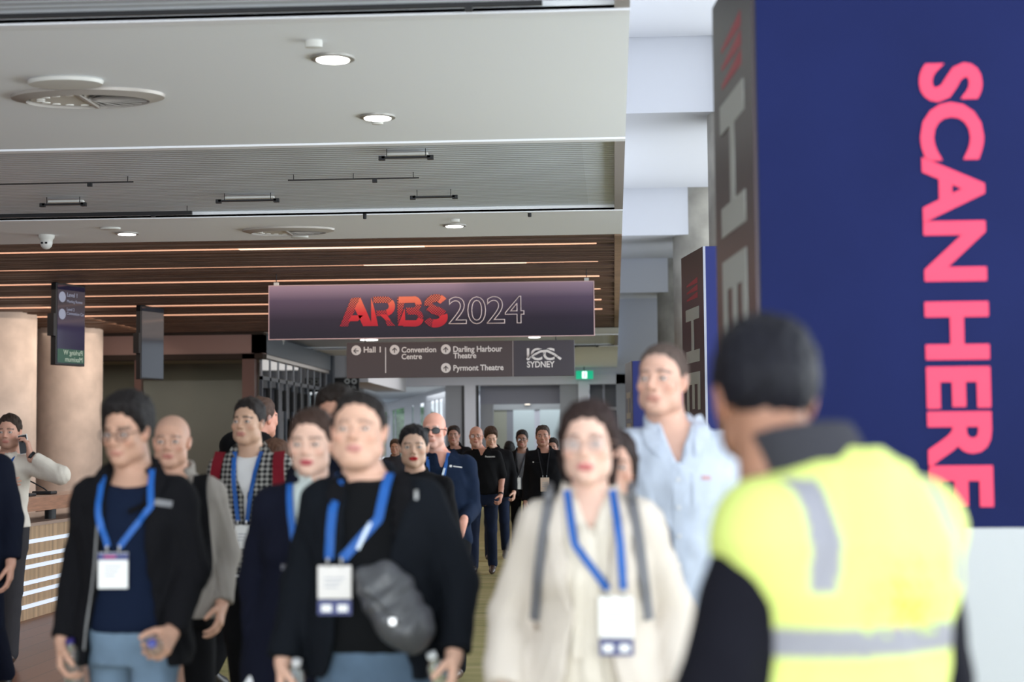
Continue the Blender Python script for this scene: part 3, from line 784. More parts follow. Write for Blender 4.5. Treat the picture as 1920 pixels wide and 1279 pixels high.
# R
arc = lambda cx, cz, rx, rz, a0, a1, n=14: [(ux(cx+rx*math.cos(math.radians(a0+(a1-a0)*i/n))), (cz+rz*math.sin(math.radians(a0+(a1-a0)*i/n)))*h) for i in range(n+1)]
flat_poly([pp((696, 1), (696, 0), (709, 0), (702, .6))], 'letter_R', M_rs, ban, LO)
stroke(pp((700, .91), (722, .91))+arc(723, .68, 12, .23, 88, 40, 6), .085, 'letter_R', M_rh, ban, LO)
stroke(arc(723, .68, 12, .23, 42, -80, 8), .085, 'letter_R', M_rs, ban, LO)
stroke(pp((725, .44), (706, .44)), .075, 'letter_R', M_rh, ban, LO)
flat_poly([pp((711, .40), (725, .40), (733, .18), (722, .22))], 'letter_R', M_rs, ban, LO)
flat_poly([pp((722, .22), (733, .18), (741, 0), (726, 0))], 'letter_R', M_rh, ban, LO)
# B
flat_poly([pp((745, 1), (759, .82), (755, .5), (746, .05))], 'letter_B', M_rh, ban, LO)
flat_poly([pp((746, 0), (759, .60), (760, .15), (760, 0))], 'letter_B', M_rs, ban, LO)
stroke(pp((748, .90), (776, .90))+arc(776, .72, 9, .19, 85, 0, 7), .085, 'letter_B', M_rs, ban, LO)
stroke(arc(776, .72, 9, .19, 0, -80, 6)+pp((762, .53)), .070, 'letter_B', M_rh, ban, LO)
stroke(pp((765, .47), (777, .47))+arc(778, .27, 11, .20, 80, -10, 6), .070, 'letter_B', M_rh, ban, LO)
stroke(arc(778, .27, 11, .20, -10, -85, 6)+pp((756, .08)), .085, 'letter_B', M_rs, ban, LO)
# S
stroke(arc(818, .72, 15, .22, 60, 190, 12), .105, 'letter_S', M_rh, ban, LO)
stroke(arc(818, .72, 15, .22, 62, 28, 5), .11, 'letter_S', M_rs, ban, LO)
stroke(pp((804, .66), (812, .54), (824, .47), (831, .36)), .115, 'letter_S', M_rh, ban, LO)
stroke(arc(816, .28, 16, .22, 20, -110, 10), .11, 'letter_S', M_rs, ban, LO)
stroke(arc(816, .28, 16, .22, -110, -160, 5), .10, 'letter_S', M_rh, ban, LO)
M_wh = mat('warm white print', (.95, .80, .80), .6)
z0 = bpx(860, 607)[1]
t2 = text_mesh('2024', .53, 'letters_year', M_wh, ban, loc=(ux(841), -.004, z0), outline=.0055, spacing=.95)
xs = [v.co.x for v in t2.data.vertices]; zs = [v.co.y for v in t2.data.vertices]
t2.scale = ((ux(983)-ux(841))/(max(xs)-min(xs)), (bpx(860, 555)[1]-z0)/(max(zs)-min(zs)), 1); t2.location.x -= min(xs)*t2.scale[0]

YS = 23.4
s0 = at(650, 675, YS); s1 = at(1077, 670, YS); zb = at(862, 707, YS).z; zt = at(862, 640, YS).z
Ws = s1.x-s0.x; Hs = zt-zb
sg = empty('wayfinding_sign', ((s0.x+s1.x)/2, YS, zb)); tag(sg, 'brown grey hanging wayfinding sign with white arrows and venue names, under the event banner', 'sign')
M_sg = mat('sign taupe enamel', (.088, .064, .066), .5); M_sg2 = mat('sign slate enamel', (.066, .056, .070), .5)
sxp = lambda px: (at(px, 675, YS).x-sg.location.x); szp = lambda py, px=862: at(px, py, YS).z-zb
xd = sxp(962)
MB().box(-Ws/2, xd-.008, 0, .06, 0, Hs).build('panel', M_sg, sg, bevel=.004)
MB().box(xd+.008, Ws/2, 0, .06, 0, Hs).build('panel', M_sg2, sg, bevel=.004)
MB().box(xd-.008, xd+.008, .005, .055, 0, Hs).build('divider', mat('sign divider', (.35, .30, .30), .5), sg)
M_sw = mat('sign white', (.86, .80, .78), .5)
MB().box(sxp(723)-.006, sxp(723)+.006, -.004, 0, szp(698), szp(650)).build('divider', M_sw, sg)
for s in (-.42, .42): MB().tube([(s*Ws, .03, Hs), (s*Ws, .03, H-zb)], .008).build('hanger', M_black, sg)
def arrow(px, py, left=False):
    r = .070; e = (sxp(px), -.001, szp(py, px))
    d_ = MB().lathe([(r, 0), (r, .004)], 40).build('arrow_disc', M_sw, sg, loc=e, rot=(PI/2, 0, 0))
    sh = [[(-.006, -.036), (.006, -.036), (.006, .03), (-.006, .03)], [(0, .042), (-.034, .008), (-.034, -.008), (0, .026)], [(0, .042), (0, .026), (.034, -.008), (.034, .008)]]
    if left: sh = [[(-z, x) for x, z in P] for P in sh]
    flat_poly(sh, 'arrow', M_sg, d_, (0, .0, .0055), .002).rotation_euler = (-PI/2, 0, 0)
arrow(668, 657, True); arrow(740, 656); arrow(836, 655); arrow(836, 690)
def stext(s, px0, px1, py_base, pyc, name='lettering'):
    o = text_mesh(s, .10, name, M_sw, sg, bold=.0022, loc=(sxp(px0), -.001, szp(py_base, px0)))
    xs = [v.co.x for v in o.data.vertices]; k = (sxp(px1)-sxp(px0))/(max(xs)-min(xs))
    o.scale = (k, k*pyc, 1); o.location.x -= min(xs)*k
    return o
stext('Hall 1', 682, 714, 661, 1.0); stext('Convention', 753, 818, 661, 1.05); stext('Centre', 753, 791, 673.5, 1.05)
stext('Darling Harbour', 850, 942, 660, 1.1); stext('Theatre', 850, 893, 672, 1.1); stext('Pyrmont Theatre', 850, 944, 695, 1.1)
stext('SYDNEY', 988, 1040, 689, 1.15, 'lettering')
o = stext('ICC', 988, 1040, 675, .95, 'logo_letters')
w_ = [(988, 676), (1000, 668), (1013, 661), (1026, 660), (1040, 667), (1052, 676)]
stroke([(sxp(a_), szp(b_)) for a_, b_ in w_], .035, 'logo_wave', M_sw, sg, (0, -.006, 0))
w_ = [(990, 673), (1001, 664.5), (1014, 658), (1027, 657), (1041, 664), (1050, 671)]
stroke([(sxp(a_), szp(b_)) for a_, b_ in w_], .012, 'logo_wave', M_sg2, sg, (0, -.011, 0))
for k in range(9):
    px = 994+k*6; zc = szp(673-10*math.sin((k+1)/10*PI), px)
    stroke([(sxp(px), zc-.022), (sxp(px)+.03, zc+.012)], .006, 'logo_wave', M_sg2, sg, (0, -.0115, 0))

# lift sign
YL = 42.0
l0 = at(598, 735, YL); l1 = at(673, 708, YL)
ls = empty('lift_sign', (l0.x, YL, l0.z)); tag(ls, 'black hanging lift sign with two pale round symbols, beyond the glass doors', 'sign')
wl, hl_ = l1.x-l0.x, l1.z-l0.z
MB().box(0, wl, 0, .08, 0, hl_).build('panel', M_black, ls)
for s in (-.5, 0): pass
M_pg = mat('pale grey print', (.42, .44, .45), .5)
for k, px in enumerate((651, 664)):
    x_ = at(px, 715, YL).x-l0.x
    MB().lathe([(.075, 0), (.075, .004)], 28).build('symbol', M_pg, ls, loc=(x_, -.001, at(px, 715, YL).z-l0.z), rot=(PI/2, 0, 0))
    MB().lathe([(.03, 0), (.03, .003)], 20).build('symbol_centre', M_black, ls, loc=(x_, -.006, at(px, 715, YL).z-l0.z), rot=(PI/2, 0, 0))
text_mesh('Lift', .16, 'lettering', M_pg, ls, loc=(at(653, 733, YL).x-l0.x, -.002, .05))
MB().box(.2, .24, .02, .06, hl_, 3.9-l0.z).build('hanger', M_black, ls); MB().box(wl-.24, wl-.2, .02, .06, hl_, 3.9-l0.z).build('hanger', M_black, ls)
# exit sign
YX = 49.6
e0 = at(1080, 711, YX); e1 = at(1112, 695, YX); w_, h_ = e1.x-e0.x, e1.z-e0.z
ex = empty('exit_sign', (e0.x, YX, e0.z)); tag(ex, 'green and white running man exit sign above the end doors', 'exit sign')
MB().box(0, w_, 0, .08, 0, h_).build('housing', mat('exit green', (0, .30, .16), .5, emit=.8, ecol=(0, .42, .22)), ex)
MB().box(w_*.36, w_*.64, -.006, 0, .02, h_-.02).build('pictogram_panel', mat('exit white', (.9, 1, .95), .5, emit=1.3, ecol=(.75, .95, .9)), ex)
mm = MB(); 
flat_poly([[(w_*.48, h_*.40), (w_*.54, h_*.40), (w_*.55, h_*.66), (w_*.49, h_*.66)], [(w_*.44, h_*.12), (w_*.47, h_*.12), (w_*.52, h_*.42), (w_*.48, h_*.42)], [(w_*.53, h_*.42), (w_*.50, h_*.42), (w_*.56, h_*.2), (w_*.59, h_*.2)], [(w_*.49, h_*.72), (w_*.54, h_*.72), (w_*.54, h_*.84), (w_*.49, h_*.84)]], 'pictogram', mat('exit green', (0, .3, .16)), ex, (0, -.007, 0), .003)
MB().box(w_*.45, w_*.5, .03, .05, h_, 3.92-e0.z).build('hanger', M_black, ex)

# ================================================================== hanging displays at left
def display(px, pyt, pyb, Y, label, on=True):
    a_ = at(px, pyb, Y); top = at(px, pyt, Y).z; hh = top-a_.z
    ang = math.atan2(.61, .216)
    e = empty('hanging_display', (a_.x, Y, a_.z), ang); tag(e, label, 'display screen')
    L_ = .65
    MB().box(0, L_, 0, .09, 0, hh).build('housing', M_black, e, bevel=.008)
    M_scr = grad_mat('screen %s' % label[:6], [(0, (.018, .016, .035)), (.45, (.022, .018, .045)), (.75, (.010, .009, .02)), (1, (.014, .012, .03))], 'Z', 0, hh, .06, emit=.5) if on else mat('mirror dark screen', (.035,.04,.055), .08, spec=.8)
    MB().box(.03, L_-.015, -.004, 0, .03, hh-.03).build('screen', M_scr, e)
    MB().box(-.06, 0, -.01, .10, hh*.35, hh*.62).build('side_box', M_black, e)
    MB().box(.02, .16, .02, .09, hh, H-a_.z).build('ceiling_bracket', M_black, e)
    if on:
        M_st = mat('screen white', (.22,.25,.34), .5, emit=.12, ecol=(.35, .4, .6))
        MB().box(.035, L_-.02, -.006, -.004, .035, .23).build('green_reflection', mat('reflected green', (.02, .06, .04), .2, emit=.18, ecol=(.06, .16, .10)), e)  # mirrored reflection painted on the screen as a glowing strip with lettering
        for zc in (hh*.83, hh*.62):
            MB().lathe([(.075, 0), (.075, .002)], 28).build('icon', M_st, e, loc=(.13, -.005, zc), rot=(PI/2, 0, 0))
        text_mesh('Level 1', .085, 'lettering', M_st, e, loc=(.23, -.005, hh*.84)); text_mesh('Meeting Rooms', .055, 'lettering', M_st, e, loc=(.23, -.005, hh*.77))
        text_mesh('Level 2', .06, 'lettering', M_st, e, loc=(.23, -.005, hh*.67)); text_mesh('Convention Ctr', .06, 'lettering', M_st, e, loc=(.23, -.005, hh*.62))
        M_g = mat('reflected pale', (.3,.36,.3), .5, emit=.2, ecol=(.5, .62, .5))  # pale colour for the mirrored words of that reflection
        for s_, zz in (('Parking W', .15), ('Maximum', .055)):
            t_ = text_mesh(s_, .10, 'lettering', M_g, e, loc=(L_-.06, -.008, zz)); t_.scale = (-1, 1, 1)
display(104, 529, 684, 22.6, 'lit hanging portrait display with icons and a green strip, nearest on the left')
display(263, 572, 711, 26.4, 'dark glassy hanging portrait display, the farther one right of the lit display', False)

# ================================================================== banner towers on the right
M_navy = mat('navy print', (.009, .014, .068), .7, spec=.08, vary=.12, vscale=1.2); M_maroon = grad_mat('maroon print', [(0, (.045, .006, .014)), (.6, (.034, .006, .014)), (1, (.016, .008, .014))], 'Z', 0, 3.4, .38)
M_pink = mat('coral red print', (.80, .035, .10), .6); M_gw = mat('grey white print', (.42, .43, .40), .6)
def tower(corner, back, wfront, hgt, label, navy, yaw_f=0.0):
    """corner = front left foot, back = rear left foot; built in the frame of the front face"""
    e = empty('banner_tower', (corner[0], corner[1], 0)); tag(e, label, 'banner tower')
    bx, by = back[0]-corner[0], back[1]-corner[1]
    MB().prism([(0, 0), (wfront, 0), (wfront, by), (bx, by)][::1], 0, hgt).build('core', mat('tower core', (.02, .02, .03), .5), e)
    MB().box(.004, wfront, -.012, 0, 0, hgt).build('front_panel', navy, e)
    L_ = math.hypot(bx, by); ang = math.atan2(by, bx)
    sp_ = MB().box(0, L_, 0, .012, 0, hgt).build('side_panel', M_maroon, e); sp_.rotation_euler = (0, 0, ang)
    # side lettering reads downwards
    t_ = text_mesh('HEAYS', .62, 'lettering', M_gw, sp_, bold=.012)
    return e, sp_, L_, t_
# tower 1
tw, sp_, L_, t_ = tower((.548, 6.2), (.462, 7.16), 1.75, 3.45, 'tall navy banner tower with coral SCAN HERE lettering at the right edge', M_navy)
def lay_side(t_, L_, z_top, z_bot, capfrac):
    """rotate text to run down the side panel; panel front (seen side) faces +Y of its frame; x runs away from the camera"""
    vs_ = [v.co.copy() for v in t_.data.vertices]
    x0, x1 = min(v.x for v in vs_), max(v.x for v in vs_); y0_, y1_ = min(v.y for v in vs_), max(v.y for v in vs_)
    cap = L_*capfrac; m0 = (L_-cap)/2
    for v, q in zip(t_.data.vertices, vs_):
        u = (q.x-x0)/(x1-x0); w = (q.y-y0_)/(y1_-y0_)
        # letter tops point to the near corner (viewer's right)
        v.co = Vector((m0+cap*(1-w), .014+(q.z*1.0), z_top-(z_top-z_bot)*u))
    t_.location = (0, 0, 0); t_.rotation_euler = (0, 0, 0); t_.data.update()
def side_red(sp_, L_, z1, z0_, cf):
    polys = []; n = 6
    m0 = L_*(1-cf)/2
    o = MB()
    for i in range(3):
        za = z1-(z1-z0_)*i/3; zb_ = z1-(z1-z0_)*(i+.8)/3
        o.add([(m0, .013, za), (m0+L_*cf, .013, za-.04), (m0+L_*cf, .013, zb_), (m0, .013, zb_)], [(0, 1, 2, 3)])
    o2 = o.build('red_mark', mat('dim red print', (.34, .02, .04), .5), sp_)
    so = o2.modifiers.new('s', 'SOLIDIFY'); so.thickness = .003
lay_side(t_, L_, 2.97, .35, .62); side_red(sp_, L_, 3.25, 3.02, .5)
# SCAN HERE, reading downwards, tops to the right
def down_text(s, parent, xl_, xr, z_top, z_bot, m, name='lettering', bold=.0):
    o = text_mesh(s, 1.0, name, m, parent, bold=bold, extrude=.002)
    vs_ = [v.co.copy() for v in o.data.vertices]; x0, x1 = min(v.x for v in vs_), max(v.x for v in vs_); y0_, y1_ = min(v.y for v in vs_), max(v.y for v in vs_)
    for v, q in zip(o.data.vertices, vs_):
        u = (q.x-x0)/(x1-x0); w = (q.y-y0_)/(y1_-y0_)
        v.co = Vector((xl_+(xr-xl_)*w, -.013-(q.z+.002), z_top-(z_top-z_bot)*u))
    o.location = (0, 0, 0); o.rotation_euler = (0, 0, 0); o.data.update(); return o
q1 = at(1722, 120, 6.19); q2 = at(1840, 120, 6.19); q3 = at(1800, 527, 6.19); q4 = at(1800, 566, 6.19); q5 = at(1805, 952, 6.19)
xa, xb = q1.x-.548, q2.x-.548
down_text('SCAN', tw, xa, xb, q1.z, q3.z, M_pink, bold=.035)
down_text('HERE', tw, xa, xb, q4.z, q5.z, M_pink, bold=.035)
zq = at(1850, 990, 6.19).z; xq = at(1640, 1100, 6.19).x-.548
MB().box(xq, 1.72, -.016, -.012, .25, zq).build('blank_panel', mat('pale grey print', (.42, .44, .47), .7, vary=.25, vscale=9), tw)
M_navy2 = mat('blue violet print', (.030, .038, .16), .7, spec=.15)
tw2, sp2, L2, t2_ = tower((.86, 15.5), (.70, 16.5), 1.4, 3.4, 'banner tower with maroon lettered side and blue front, behind the man in pale blue', M_navy2)
lay_side(t2_, L2, 2.86, .4, .62); side_red(sp2, L2, 3.14, 2.93, .5)
MB().box(-.01, .012, -.016, .004, 0, 3.4).build('corner_edge', mat('pale corner edge', (.4, .42, .5), .5), tw2)
c3 = at(1187, 780, 26.5); z3 = at(1187, 677, 26.5).z
tw3, sp3, L3, t3_ = tower((c3.x, 26.5), (c3.x-.10, 27.5), .9, z3, 'farthest blue banner tower, partly hidden by the head of the man in pale blue', M_navy2)
lay_side(t3_, L3, 2.4, .4, .6)

# ================================================================== reception desk
dk = empty('reception_desk', (-5.37, 13.4, 0)); tag(dk, 'timber reception desk with white light strips, behind the man on the phone', 'desk')
M_oak = mat('striped oak veneer', (.40, .26, .15), .45, vary=.35, vscale=14, stretch=(1, 1, .03))
MB().box(-.85, 0, 0, 5.4, 0, .85).build('body', M_oak, dk)
MB().box(-.9, .015, -.02, 5.42, .85, .88).build('worktop', mat('taupe worktop', (.34, .24, .19), .35), dk)
M_strip = mat('white light strip', (.8,.85,.95), .5, emit=.25, ecol=(.75, .85, 1.0))
for z_ in (.712, .574, .483, .34, .248, .126):
    MB().box(0, .012, 0, 5.4, z_-.018, z_+.018).build('light_strip', M_strip, dk)
sh = MB().box(-.55, -.08, 1.25, 4.6, .975, 1.105).build('upper_counter', mat('red brown timber', (.36, .17, .10), .35, vary=.2, vscale=8, stretch=(8, .6, 8)), dk)
for yy in (2.55, 4.0): MB().cyl((-.15, yy), .055, .88, .975, 24).build('support_post', M_black, dk, smooth=True)
mc = at(128, 927, 16.2)
mz = 1.105
mi = empty('gooseneck_microphone', (-5.72, 16.35, mz)); tag(mi, 'black gooseneck microphone standing on the reception counter', 'microphone')
MB().box(-.10, .10, -.09, .09, 0, .035).build('base', M_black, mi, bevel=.01)
MB().tube([(.03, 0, .03), (0, -.02, .06), (-.10, -.05, .12), (-.17, -.06, .155)], .007).build('gooseneck', M_black, mi, smooth=True)
MB().lathe([(.005, -.03), (.024, -.015), (.028, .005), (.018, .026), (.004, .032)], 20).build('mic_head', M_black, mi, smooth=True, loc=(-.19, -.06, .165), rot=(0, -1.0, 0))
tl = empty('desk_phone', (-5.72, 15.72, mz)); tag(tl, 'low black desk phone on the reception counter, left of the microphone', 'phone')
MB().box(-.11, .11, -.09, .09, 0, .03).build('base', M_black, tl, bevel=.008); MB().box(-.10, -.04, -.09, .09, .03, .06).build('handset', M_black, tl, bevel=.012)
# ================================================================== people
def rotm(yaw=0, pitch=0, roll=0):
    """columns are the local axes in the parent frame; yaw>0 turns the face to the viewer's right (+x) for somebody facing -y"""
    cy, sy = math.cos(yaw), math.sin(yaw); cp, sp_ = math.cos(pitch), math.sin(pitch); cr, sr = math.cos(roll), math.sin(roll)
    Rz = np.array([[cy, -sy, 0], [sy, cy, 0], [0, 0, 1]]); Rx = np.array([[1, 0, 0], [0, cp, -sp_], [0, sp_, cp]]); Ry = np.array([[cr, 0, sr], [0, 1, 0], [-sr, 0, cr]])
    return (Rz@Rx@Ry)
def frame(u, s, right):
    u = np.array(u, float); u /= np.linalg.norm(u); s = np.array(s, float); s -= u*(s@u); s /= np.linalg.norm(s)
    n = np.cross(u, s)
    if right: n = -n
    return u, s, n

def head_sdf(P):
    w = P.get('w', 1.0); fem = P.get('fem', False); j = P.get('jaw', 1.0); ns = P.get('nose', 1.0); fat = P.get('fat', 0.0)
    S = Sdf(.018)
    S.ell((0, .016, .036), (.075*w, .094, .084))
    S.ell((0, -.022, -.035), ((.060+.006*fat)*w, .064, .078), k=.03)
    S.ell((0, -.058, -.094), ((.024 if fem else .030)*j*w, .026, .022), k=.03)
    for s in (-1, 1):
        S.ell((s*(.040 if fem else .046)*w*j, -.012, -.066), (.022+.006*fat, .034, .030), k=.03)
        S.ell((s*.043*w, -.056, -.022), (.021, .020, .020), k=.02)
    if fat > 0: S.ell((0, -.035, -.105), (.045*fat+.01, .04, .025), k=.03)
    S.cone((-.03*w, -.080, .024), (.03*w, -.080, .024), .010, .010, k=.02)
    for s in (-1, 1): S.ell((s*.033*w, -.104, .001), (.018, .016, .013), op='s', k=.014)
    for s in (-1, 1): S.ell((s*.032*w, -.072, .001), (.0165, .0155, .0145), k=.006)
    S.cone((0, -.084, .010), (0, -.104*(.5+.5*ns), -.026), .0075, .0105*ns, k=.012)
    for s in (-1, 1): S.ell((s*.0125*ns, -.095, -.033), (.0085, .010, .0075), k=.008)
    S.ell((0, -.080, -.052), (.020, .014, .010), k=.012)
    S.ell((0, -.0845, -.0595), (.024, .0095, .0052), k=.004); S.ell((0, -.083, -.0685), (.021, .0100, .0062), k=.004)
    S.ell((0, -.096, -.0638), (.022, .010, .0014), op='s', k=.003)
    S.ell((0, -.090, -.080), (.016, .010, .006), op='s', k=.012)
    if P.get('mouth_open'): S.ell((0, -.095, -.0638), (.012, .014, .004), op='s', k=.003)
    for s in (-1, 1): S.ell((s*.032*w, -.089, .000), (.0135, .009, .0034 if P.get('narrow') else .0048), op='s', k=.003)
    for s in (-1, 1):
        e = s*.076*w
        S.ell((e, .010, -.008), (.0085, .019, .031), k=.008, rot=rotm(0, -.15, s*.18))
        S.ell((e+s*.009, .004, -.004), (.006, .009, .016), op='s', k=.004)
    S.cone((0, .030, -.045), (0, .050, -.20), .056 if not fem else .047, .062 if not fem else .050, k=.02, sq=None)
    return S

def hair_sdf(style, P):
    w = P.get('w', 1.0); S = Sdf(.02)
    t, tt = {'short': (.013, .012), 'buzz': (.0065, .002), 'thick': (.019, .016), 'cap': (.011, .006), 'bob': (.012, .005), 'bun': (.010, .006), 'long': (.015, .008), 'fade': (.008, .014), 'crop': (.009, .008)}[style]
    fem = style in ('bun', 'bob', 'long', 'cap'); ph = rng.uniform(0, 6)
    if fem:
        ys = [-.12, -.085, -.06, -.035, -.012, .015, .05, .12]
        hs = [.092, .088, .066, .022, -.02, -.02, -.26, -.26] if style in ('bob', 'long') else [.092, .088, .066, .030, .004, .012, -.055, -.085]
    elif style == 'buzz' or P.get('recede'):
        ys = [-.12, -.085, -.055, -.03, -.008, .01, .035, .12]; hs = [.104, .098, .076, .045, -.005, .020, -.045, -.08]
    else:
        ys = [-.12, -.085, -.058, -.034, -.012, .008, .035, .12]; hs = [.092, .087, .066, .036, -.012, .018, -.045, -.08]
    fr = P.get('fringe')
    if fr: hs[0:3] = [.066, .062, .050]
    def hl(X, Y, Z):
        h = np.interp(Y, ys, hs).astype(np.float32)
        h = h-.012*np.abs(X/.07)**2+.0035*np.sin(210*X+ph)*(Y < -.03)
        if fr: h = h+.012*np.sin(95*X+ph+2*np.sin(40*X))*(Y < -.03)
        return h
    a, b, c = .074*w, .0935, .083
    def fn(X, Y, Z):
        x, y, z = X, Y-.017, Z-.037
        ramp = np.sqrt(np.clip((Z-hl(X, Y, Z))/(.035 if not fr else .02), 0.02, 1)).astype(np.float32)
        top = np.clip((Z-.06)/.06, 0, 1)
        k0 = np.sqrt((x/a)**2+(y/b)**2+(z/c)**2); k1 = np.sqrt((x/a**2)**2+(y/b**2)**2+(z/c**2)**2)+1e-6
        return (k0*(k0-1)/k1-(t+tt*top)*ramp+.001).astype(np.float32)
    S.func(fn)
    if style == 'bun': S.ell((0, .125, .02), (.036, .036, .036), k=.02); S.ell((0, .06, -.02), (.068*w, .06, .055), k=.02)
    if style in ('bob', 'long'):
        lo = -.15 if style == 'bob' else -.24
        S.column([(lo, 0, .045, .066*w, .062), (-.06, 0, .035, .084*w, .074), (.03, 0, .025, .086*w, .085)], k=.03)
    na = .3 if style == 'buzz' else 1.0
    S.func(lambda X, Y, Z: (na*.0024*np.sin(150*X+40*Y+ph+3*np.sin(60*Z))*np.sin(50*Z+30*X+ph)+na*.0016*np.sin(260*X+3*np.sin(50*Y+ph))+(.003*np.sin(55*X+ph)*np.sin(47*Y+ph*2) if style not in ('buzz', 'cap', 'bun') else 0)).astype(np.float32), op='add')
    S.func(lambda X, Y, Z: (hl(X, Y, Z)-Z)*.55, op='i', k=.004)
    if style in ('bob', 'long'):
        S.ell((0, -.060, -.045), (.060*w, .078, .105), op='s', k=.01)
        S.cone((0, .0, -.10), (0, .0, -.3), .050, .055, op='s', k=.01)
    return S

def hand_parts(S, Wp, u, s, n, curl=.5, scale=1.0, fem=False, spread=1.0, k=.004, curls=None):
    L = lambda a, b, c: Wp+(u*a+s*b+n*c)*scale
    r = (.0115 if not fem else .0098)*scale
    S.cone(L(-.03, 0, 0), L(.015, 0, 0), .026*scale, .025*scale, k=.012, sq=None)
    base = [(.088, .028), (.092, .009), (.088, -.010), (.080, -.027)]
    for (a, b) in base: S.cone(L(.012, b*.6, 0), L(a, b, .002), r*1.3, r*1.1, k=.014)
    S.ell(tuple(L(.035, .022, .008)), (.018*scale,)*3, k=.012)
    lens = [(.040, .025, .019), (.044, .028, .020), (.041, .026, .020), (.031, .020, .018)]
    for i, ((a, b), ln) in enumerate(zip(base, lens)):
        c = curl if curls is None else curls[i]
        p = L(a, b, .002); ang = c*.7; side = (b/.028)*.10*spread
        for q, l in enumerate(ln):
            d = u*math.cos(ang)+n*math.sin(ang)+s*side; d = d/np.linalg.norm(d)
            p2 = p+d*l*scale; rr = r*(.92-.12*q); S.cone(p, p2, rr, rr*.92, k=k); p = p2; ang += c*(.95 if q == 0 else .7)
    p = L(.022, .026, .006); ds = [(.75, .62, .25), (.88, .35, .34), (.92, .12, .4)]
    for q, (l, dd) in enumerate(zip((.036, .030, .024), ds)):
        d = u*dd[0]+s*dd[1]+n*(dd[2]+curl*.35); d = d/np.linalg.norm(d); p2 = p+d*l*scale
        S.cone(p, p2, r*(1.15-.1*q), r*(1.05-.1*q), k=k if q else .01); p = p2

def ik(S, W, l1, l2, pole):
    S, W, pole = np.array(S, float), np.array(W, float), np.array(pole, float)
    v = W-S; d = np.linalg.norm(v); dm = min(d, (l1+l2)*.985); dm = max(dm, abs(l1-l2)+.02); v = v/d; W = S+v*dm
    a = (l1*l1-l2*l2+dm*dm)/(2*dm); hgt = math.sqrt(max(l1*l1-a*a, 0)); pole = pole-v*(pole@v); pole = pole/np.linalg.norm(pole)
    return S+v*a+pole*hgt, W

def torso_prof(g, fem, belly=0.0, grow=0.0, hem=.86, flare=0.0):
    P = [(.80, .160, .112, .015), (.88, .166, .118, .015), (.95, .170, .120, .012), (1.06, .148 if not fem else .128, .105, .0), (1.18, .152 if not fem else .132, .110, .0), (1.29, .170 if not fem else .148, .120 if not fem else .118, .006), (1.37, .165 if not fem else .145, .105, .012), (1.43, .125, .082, .018), (1.475, .070, .062, .026)]
    out = []
    for z, rx, ry, cy in P:
        b = belly*math.exp(-((z-1.07)/.12)**2)
        e = grow+(flare*max(0, (1.15-z))/.3)
        if z > 1.40: e = grow*.6
        out.append((z, 0, cy-b*.5, rx*g+e+b*.4, ry*g+e+b*.5))
    return out

